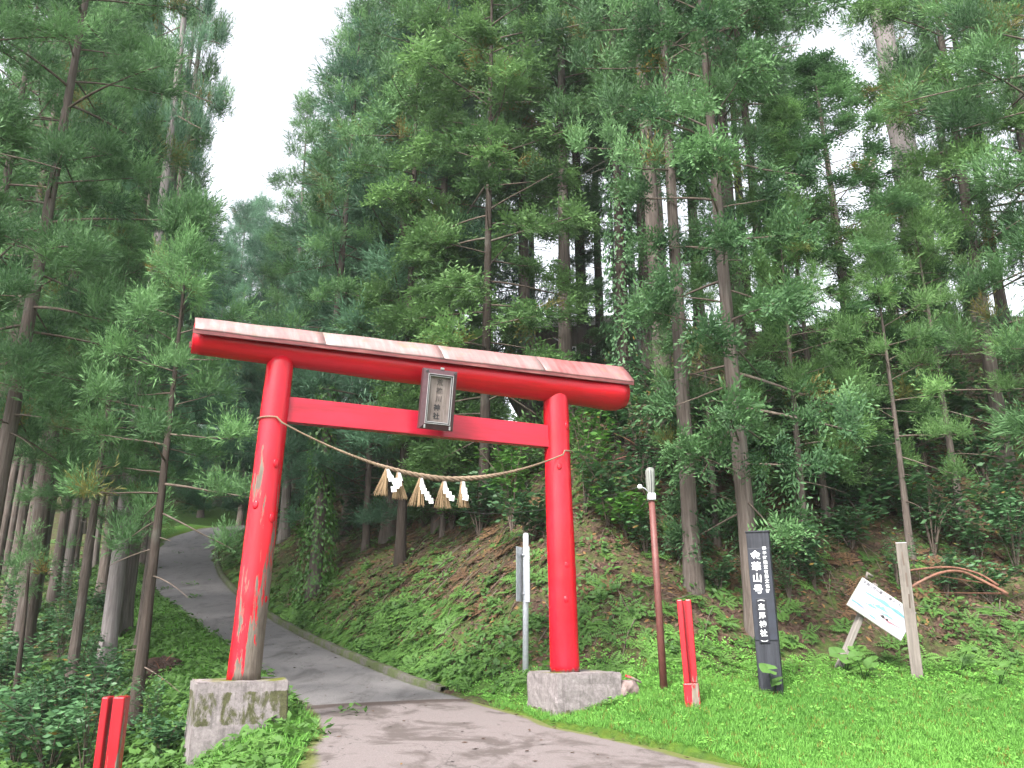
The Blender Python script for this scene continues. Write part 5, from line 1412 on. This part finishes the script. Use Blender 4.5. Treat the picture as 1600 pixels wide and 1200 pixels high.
# ------------------------------------------------------------------ broadleaf shrubs, each a plant of its own
def shrub_mesh(seed, n=520, R_=0.62, H_=1.0, leaf=0.13):
    r = np.random.default_rng(seed); specs = []; pos = []; fwd = []
    stems = 11
    for i in range(stems):
        az = r.uniform(0, 6.28); sp = r.uniform(0.2, 1.0) * R_
        tip = np.array([math.cos(az) * sp, math.sin(az) * sp, H_ * r.uniform(0.6, 1.05)])
        mid = tip * np.array([0.35, 0.35, 0.6])
        pth = resample([(0, 0, -0.1), tuple(mid), tuple(tip)], 8); specs.append((pth, np.linspace(0.012, 0.004, 8), dict(sides=4, cap=False)))
        for k in range(n // stems):
            s = r.uniform(0.3, 1.0) ** 0.7; q = pth[min(7, int(s * 7.99))]
            pos.append(q + r.normal(0, 0.09, 3)); a = r.uniform(0, 6.28); fwd.append(np.array([math.cos(a), math.sin(a), r.uniform(-0.5, 0.3)]))
    pos = np.array(pos); pos[:, 2] = np.maximum(pos[:, 2], 0.05); fwd = np.array(fwd)
    up = np.tile([[0, 0, 1.0]], (len(pos), 1)) + r.normal(0, 0.35, (len(pos), 3))
    crown = assemble('shrub_leaves', LEAF, pos, frames(fwd, up), leaf * r.uniform(0.7, 1.25, len(pos)), np.clip(r.normal(0.45, 0.22, len(pos)), 0, 1), (r.uniform(0, 1, len(pos)) < 0.01) * 1.0, r)
    st = tubes_mesh('shrub_stems', specs)
    crown.materials.append(M['shrub']); st.materials.append(M['twig']); return st, crown
SHR = [shrub_mesh(5), shrub_mesh(6, 620, 0.75, 0.9, 0.15), shrub_mesh(7, 480, 0.55, 1.25, 0.11)]
def shrub(x, y, s, k, label, group, foliage=None):
    t_ = tag(empty('shrub', (x, y, hz(x, y)), (x * 13 + y * 7) % 6.28), label, 'shrub', group)
    a = link('stems', SHR[k][0], None, t_); b = link('leaves', SHR[k][1], None, t_)
    a.scale = b.scale = (s, s, s)
    if foliage: slotmat(b, M[foliage])
    return t_
def rowed(spots):
    """front, middle and back row, counted from the left"""
    order = sorted(range(len(spots)), key=lambda q: -spots[q][1]); third = (len(order) + 2) // 3; out = {}
    for k, nm in enumerate(('front', 'middle', 'back')):
        row = sorted(order[k * third:(k + 1) * third], key=lambda q: spots[q][0])
        for j, q in enumerate(row): out[q] = '%s row, %s from the left' % (nm, ORD[j])
    return out
SH1 = ((20, 1190, 0.9), (75, 1200, 1.0), (130, 1195, 0.9), (100, 1150, 1.0), (40, 1130, 0.9), (150, 1130, 0.85), (5, 1080, 1.0), (75, 1085, 1.0), (120, 1070, 0.9), (165, 1080, 0.75), (30, 1040, 1.1), (90, 1020, 1.1), (140, 1030, 0.8), (60, 990, 1.1), (10, 985, 1.2), (120, 980, 1.1), (255, 1180, 0.6), (100, 945, 1.2), (25, 945, 1.2), (150, 950, 0.9), (240, 1130, 0.5), (60, 1165, 0.9))
rk = rowed(SH1)
for i, (u, v, s) in enumerate(SH1):
    p = drop(u, v + 15, 6.5)
    shrub(p.x, p.y, s, i % 3, 'dark broadleaf shrub in the lower left undergrowth, %s' % rk[i], 'undergrowth shrubs at lower left')
SH2 = ((560, 830, 1.2), (610, 830, 1.3), (660, 825, 1.2), (705, 830, 1.3), (750, 835, 1.3), (800, 830, 1.3), (580, 800, 1.3), (640, 790, 1.3), (720, 790, 1.3), (790, 790, 1.4), (830, 850, 1.0), (915, 800, 1.2), (950, 820, 1.1), (985, 850, 0.9), (440, 830, 1.3), (475, 860, 1.2), (520, 850, 1.2), (930, 740, 1.4), (970, 720, 1.5), (700, 740, 1.6), (770, 730, 1.6))
rk = rowed(SH2)
for i, (u, v, s) in enumerate(SH2):
    p = drop(u, v, 12.5)
    shrub(p.x, p.y, s * 1.15, i % 3, 'leafy shrub high on the bank behind the gate, %s' % rk[i], 'shrubs along the bank top', 'ivy' if i % 2 else 'shrub')
SH3 = ((1010, 870, 0.8), (1130, 840, 1.0), (1250, 830, 1.0), (1300, 800, 1.2), (1420, 830, 1.1), (1500, 850, 1.1), (1570, 830, 1.2), (1250, 900, 0.9), (1450, 760, 1.4), (1540, 760, 1.3), (1110, 760, 1.3), (1000, 760, 1.3), (1220, 740, 1.4), (1330, 860, 0.9), (1590, 900, 1.0), (1040, 690, 1.5), (1120, 690, 1.4), (1280, 690, 1.5), (1400, 680, 1.5), (1480, 690, 1.5), (1590, 690, 1.4), (1440, 560, 1.6), (1380, 580, 1.5), (1235, 945, 0.6), (1275, 925, 0.7), (1125, 925, 0.6), (1405, 925, 0.7), (1480, 935, 0.7), (1552, 945, 0.7), (1460, 870, 1.0), (1530, 885, 0.95), (1350, 815, 1.1), (1185, 800, 1.1), (1075, 805, 0.9), (1590, 860, 1.0), (1020, 800, 0.9), (1320, 740, 1.3))
rk = rowed(SH3)
for i, (u, v, s) in enumerate(SH3):
    p = drop(u, v, 12.0)
    shrub(p.x, p.y, s * 1.1, i % 3, 'dark shrub on the slope right of the gate, %s' % rk[i], 'shrubs on the shaded slope', 'shrub')

# butterbur leaves by the boards
def round_leaf(r_):
    bm = bmesh.new(); c0 = bm.verts.new((0, 0, -0.012)); ring = []
    for k in range(15):
        a = 0.25 + (6.283 - 0.5) * k / 14; rr = r_ * (1 + 0.07 * math.sin(5 * a)); ring.append(bm.verts.new((rr * math.cos(a), rr * math.sin(a), 0.015 * math.sin(3 * a))))
    for k in range(14): bm.faces.new((c0, ring[k], ring[k + 1]))
    me = bm_mesh('round_leaf', bm)
    at_ = me.attributes.new('tint', 'FLOAT_COLOR', 'POINT'); at_.data.foreach_set('color', np.tile([0.55, 0.5, 0.0, 1.0], len(me.vertices)).astype(np.float32))
    me.materials.append(M['herb']); return me
RLEAF = round_leaf(0.12)
where = {0: 'left of', 1: 'below', 2: 'right of', 3: 'far right of'}
for i, (u, v, nl) in enumerate(((1322, 1052, 4), (1350, 1062, 3), (1560, 1075, 3), (1210, 1088, 2), (1500, 1050, 3))):
    p = drop(u, v, 10.0); rr = random.Random(i)
    t_ = tag(empty('butterbur', p), ('round-leaved plant at the foot of the leaning map-board post', 'round-leaved plant in the gap between map board and wooden post', 'round-leaved plant low on the slope near the right edge', 'broad-leaved plant at the foot of the black post', 'round-leaved plant right of the wooden post')[i], 'plant', 'round-leaved plants by the boards')
    for k in range(nl):
        h_ = rr.uniform(0.12, 0.38); dx, dy = rr.uniform(-0.18, 0.18), rr.uniform(-0.18, 0.05); sc_ = rr.uniform(0.45, 1.0)
        lf_ = link('leaf', RLEAF, None, t_); lf_.location = (dx, dy, h_); lf_.scale = (sc_, sc_, sc_); lf_.rotation_euler = (rr.uniform(0.3, 0.9), rr.uniform(-0.3, 0.3), rr.uniform(-0.8, 0.8))
        link('stalk', tubes_mesh('stalk', [([(0, 0, -0.03), (dx * 0.5, dy * 0.5, h_ * 0.6), (dx, dy, h_ - 0.01)], [0.006, 0.005, 0.004], dict(sides=5))]), M['herb'], t_)

# ------------------------------------------------------------------ ivy on two trunks
def ivy(t_, z0, z1, rad, n, label, foliage, seed):
    r = np.random.default_rng(seed)
    zz = z0 + (z1 - z0) * r.uniform(0, 1, n); a = r.uniform(0, 6.28, n)
    lump = 1 + 0.5 * np.sin(zz * 2.3 + 3 * np.sin(a)) * np.cos(a * 2 + zz)
    rr = (rad + 0.22 * lump * r.uniform(0.2, 1.0, n)) * np.interp(zz, [z0, z0 + 0.3 * (z1 - z0), z1], [1.5, 1.2, 0.7])
    out = np.stack([np.cos(a), np.sin(a), 0 * a], 1)
    pos = out * rr[:, None]; pos[:, 2] = zz
    fw = np.stack([-np.sin(a), np.cos(a), 0 * a], 1) * r.normal(0, 0.6, n)[:, None] + np.array([[0, 0, -0.8]]) + out * 0.25
    o = link('ivy', assemble('ivy', LEAF, pos, frames(fw, out + r.normal(0, 0.35, (n, 3))), r.uniform(0.09, 0.17, n), np.clip(r.normal(0.5, 0.22, n), 0, 1), (r.uniform(0, 1, n) < 0.01) * 1.0, r), M[foliage])
    o.location = t_.location; tag(o, label, 'ivy')
ivy(IVYT[0], -0.8, 6.2, 0.26, 3600, 'thick bright ivy climbing the trunk behind the left gate column', 'ivy', 1)
ivy(IVYT[1], 0.0, 9.0, 0.22, 3000, 'dark ivy climbing the trunk right of the gate roof end', 'shrub', 2)

# ------------------------------------------------------------------ upturned root plates and stumps
def root_plate(u, v, y0, s, label, seed):
    p = drop(u, v, y0); r = random.Random(seed)
    t_ = tag(empty('root_plate', p), label, 'stump')
    bm = bmesh.new(); bmesh.ops.create_icosphere(bm, subdivisions=4, radius=0.6 * s)
    for v_ in bm.verts:
        c = v_.co; k = 1 + 0.22 * math.sin(c.x * 7 / s + seed) * math.sin(c.z * 6 / s) + 0.14 * math.sin(c.y * 13 / s + c.x * 11 / s) + r.uniform(-0.06, 0.06)
        v_.co = Vector((c.x * k * 1.35, c.y * k * 0.6, c.z * k * 0.8 + 0.30 * s))
    link('soil_mass', bm_mesh('soil_mass', bm), M['soil'], t_)
    for k in range(14):
        a = r.uniform(0, 6.28); L = s * r.uniform(0.6, 1.15)
        e = Vector((math.cos(a) * L * 1.2, -0.25 * s - r.uniform(0, 0.35) * s, 0.35 * s + math.sin(a) * L * 0.7))
        q = [(0, -0.2 * s, 0.3 * s), tuple(e * 0.55 + Vector((0, -0.1 * s, 0.12 * s))), tuple(e + Vector((0, 0, -0.15 * s)))]
        link('root', tubes_mesh('root', [(resample(q, 7), np.linspace(0.035, 0.008, 7) * s, dict(sides=5, cap=False))]), M['vine_stem'] if k % 3 == 0 else M['bark_dark'], t_)
root_plate(1405, 545, 14, 1.25, 'upturned root plate with dark soil high on the right slope', 3)
root_plate(455, 800, 18, 1.1, 'mossy overhanging root mass on the bank right of the left column', 4)
root_plate(720, 805, 14, 0.8, 'dark root hollow on the bank below the straw tassels', 5)
root_plate(252, 1060, 8, 0.42, 'small brown root clod on the verge left of the gate footing', 6)
root_plate(1015, 740, 14, 0.9, 'tangled dark stump on the slope behind the lamp', 8)

# ------------------------------------------------------------------ faint damp air between the trees
bm = bmesh.new(); box(bm, (0, 130, 36), (446, 386, 80))
hm = bpy.data.materials.new('haze'); hm.use_nodes = True; hm.node_tree.nodes.clear()
pv = hm.node_tree.nodes.new('ShaderNodeVolumePrincipled'); ho = hm.node_tree.nodes.new('ShaderNodeOutputMaterial')
pv.inputs['Density'].default_value = 0.0005; pv.inputs['Color'].default_value = (0.90, 0.95, 1.0, 1); pv.inputs['Anisotropy'].default_value = 0.2
hm.node_tree.links.new(pv.outputs[0], ho.inputs['Volume'])
o = link('haze', bm_mesh('haze', bm), hm); tag(o, 'faint pale mist between the trees', 'haze'); o['kind'] = 'stuff'
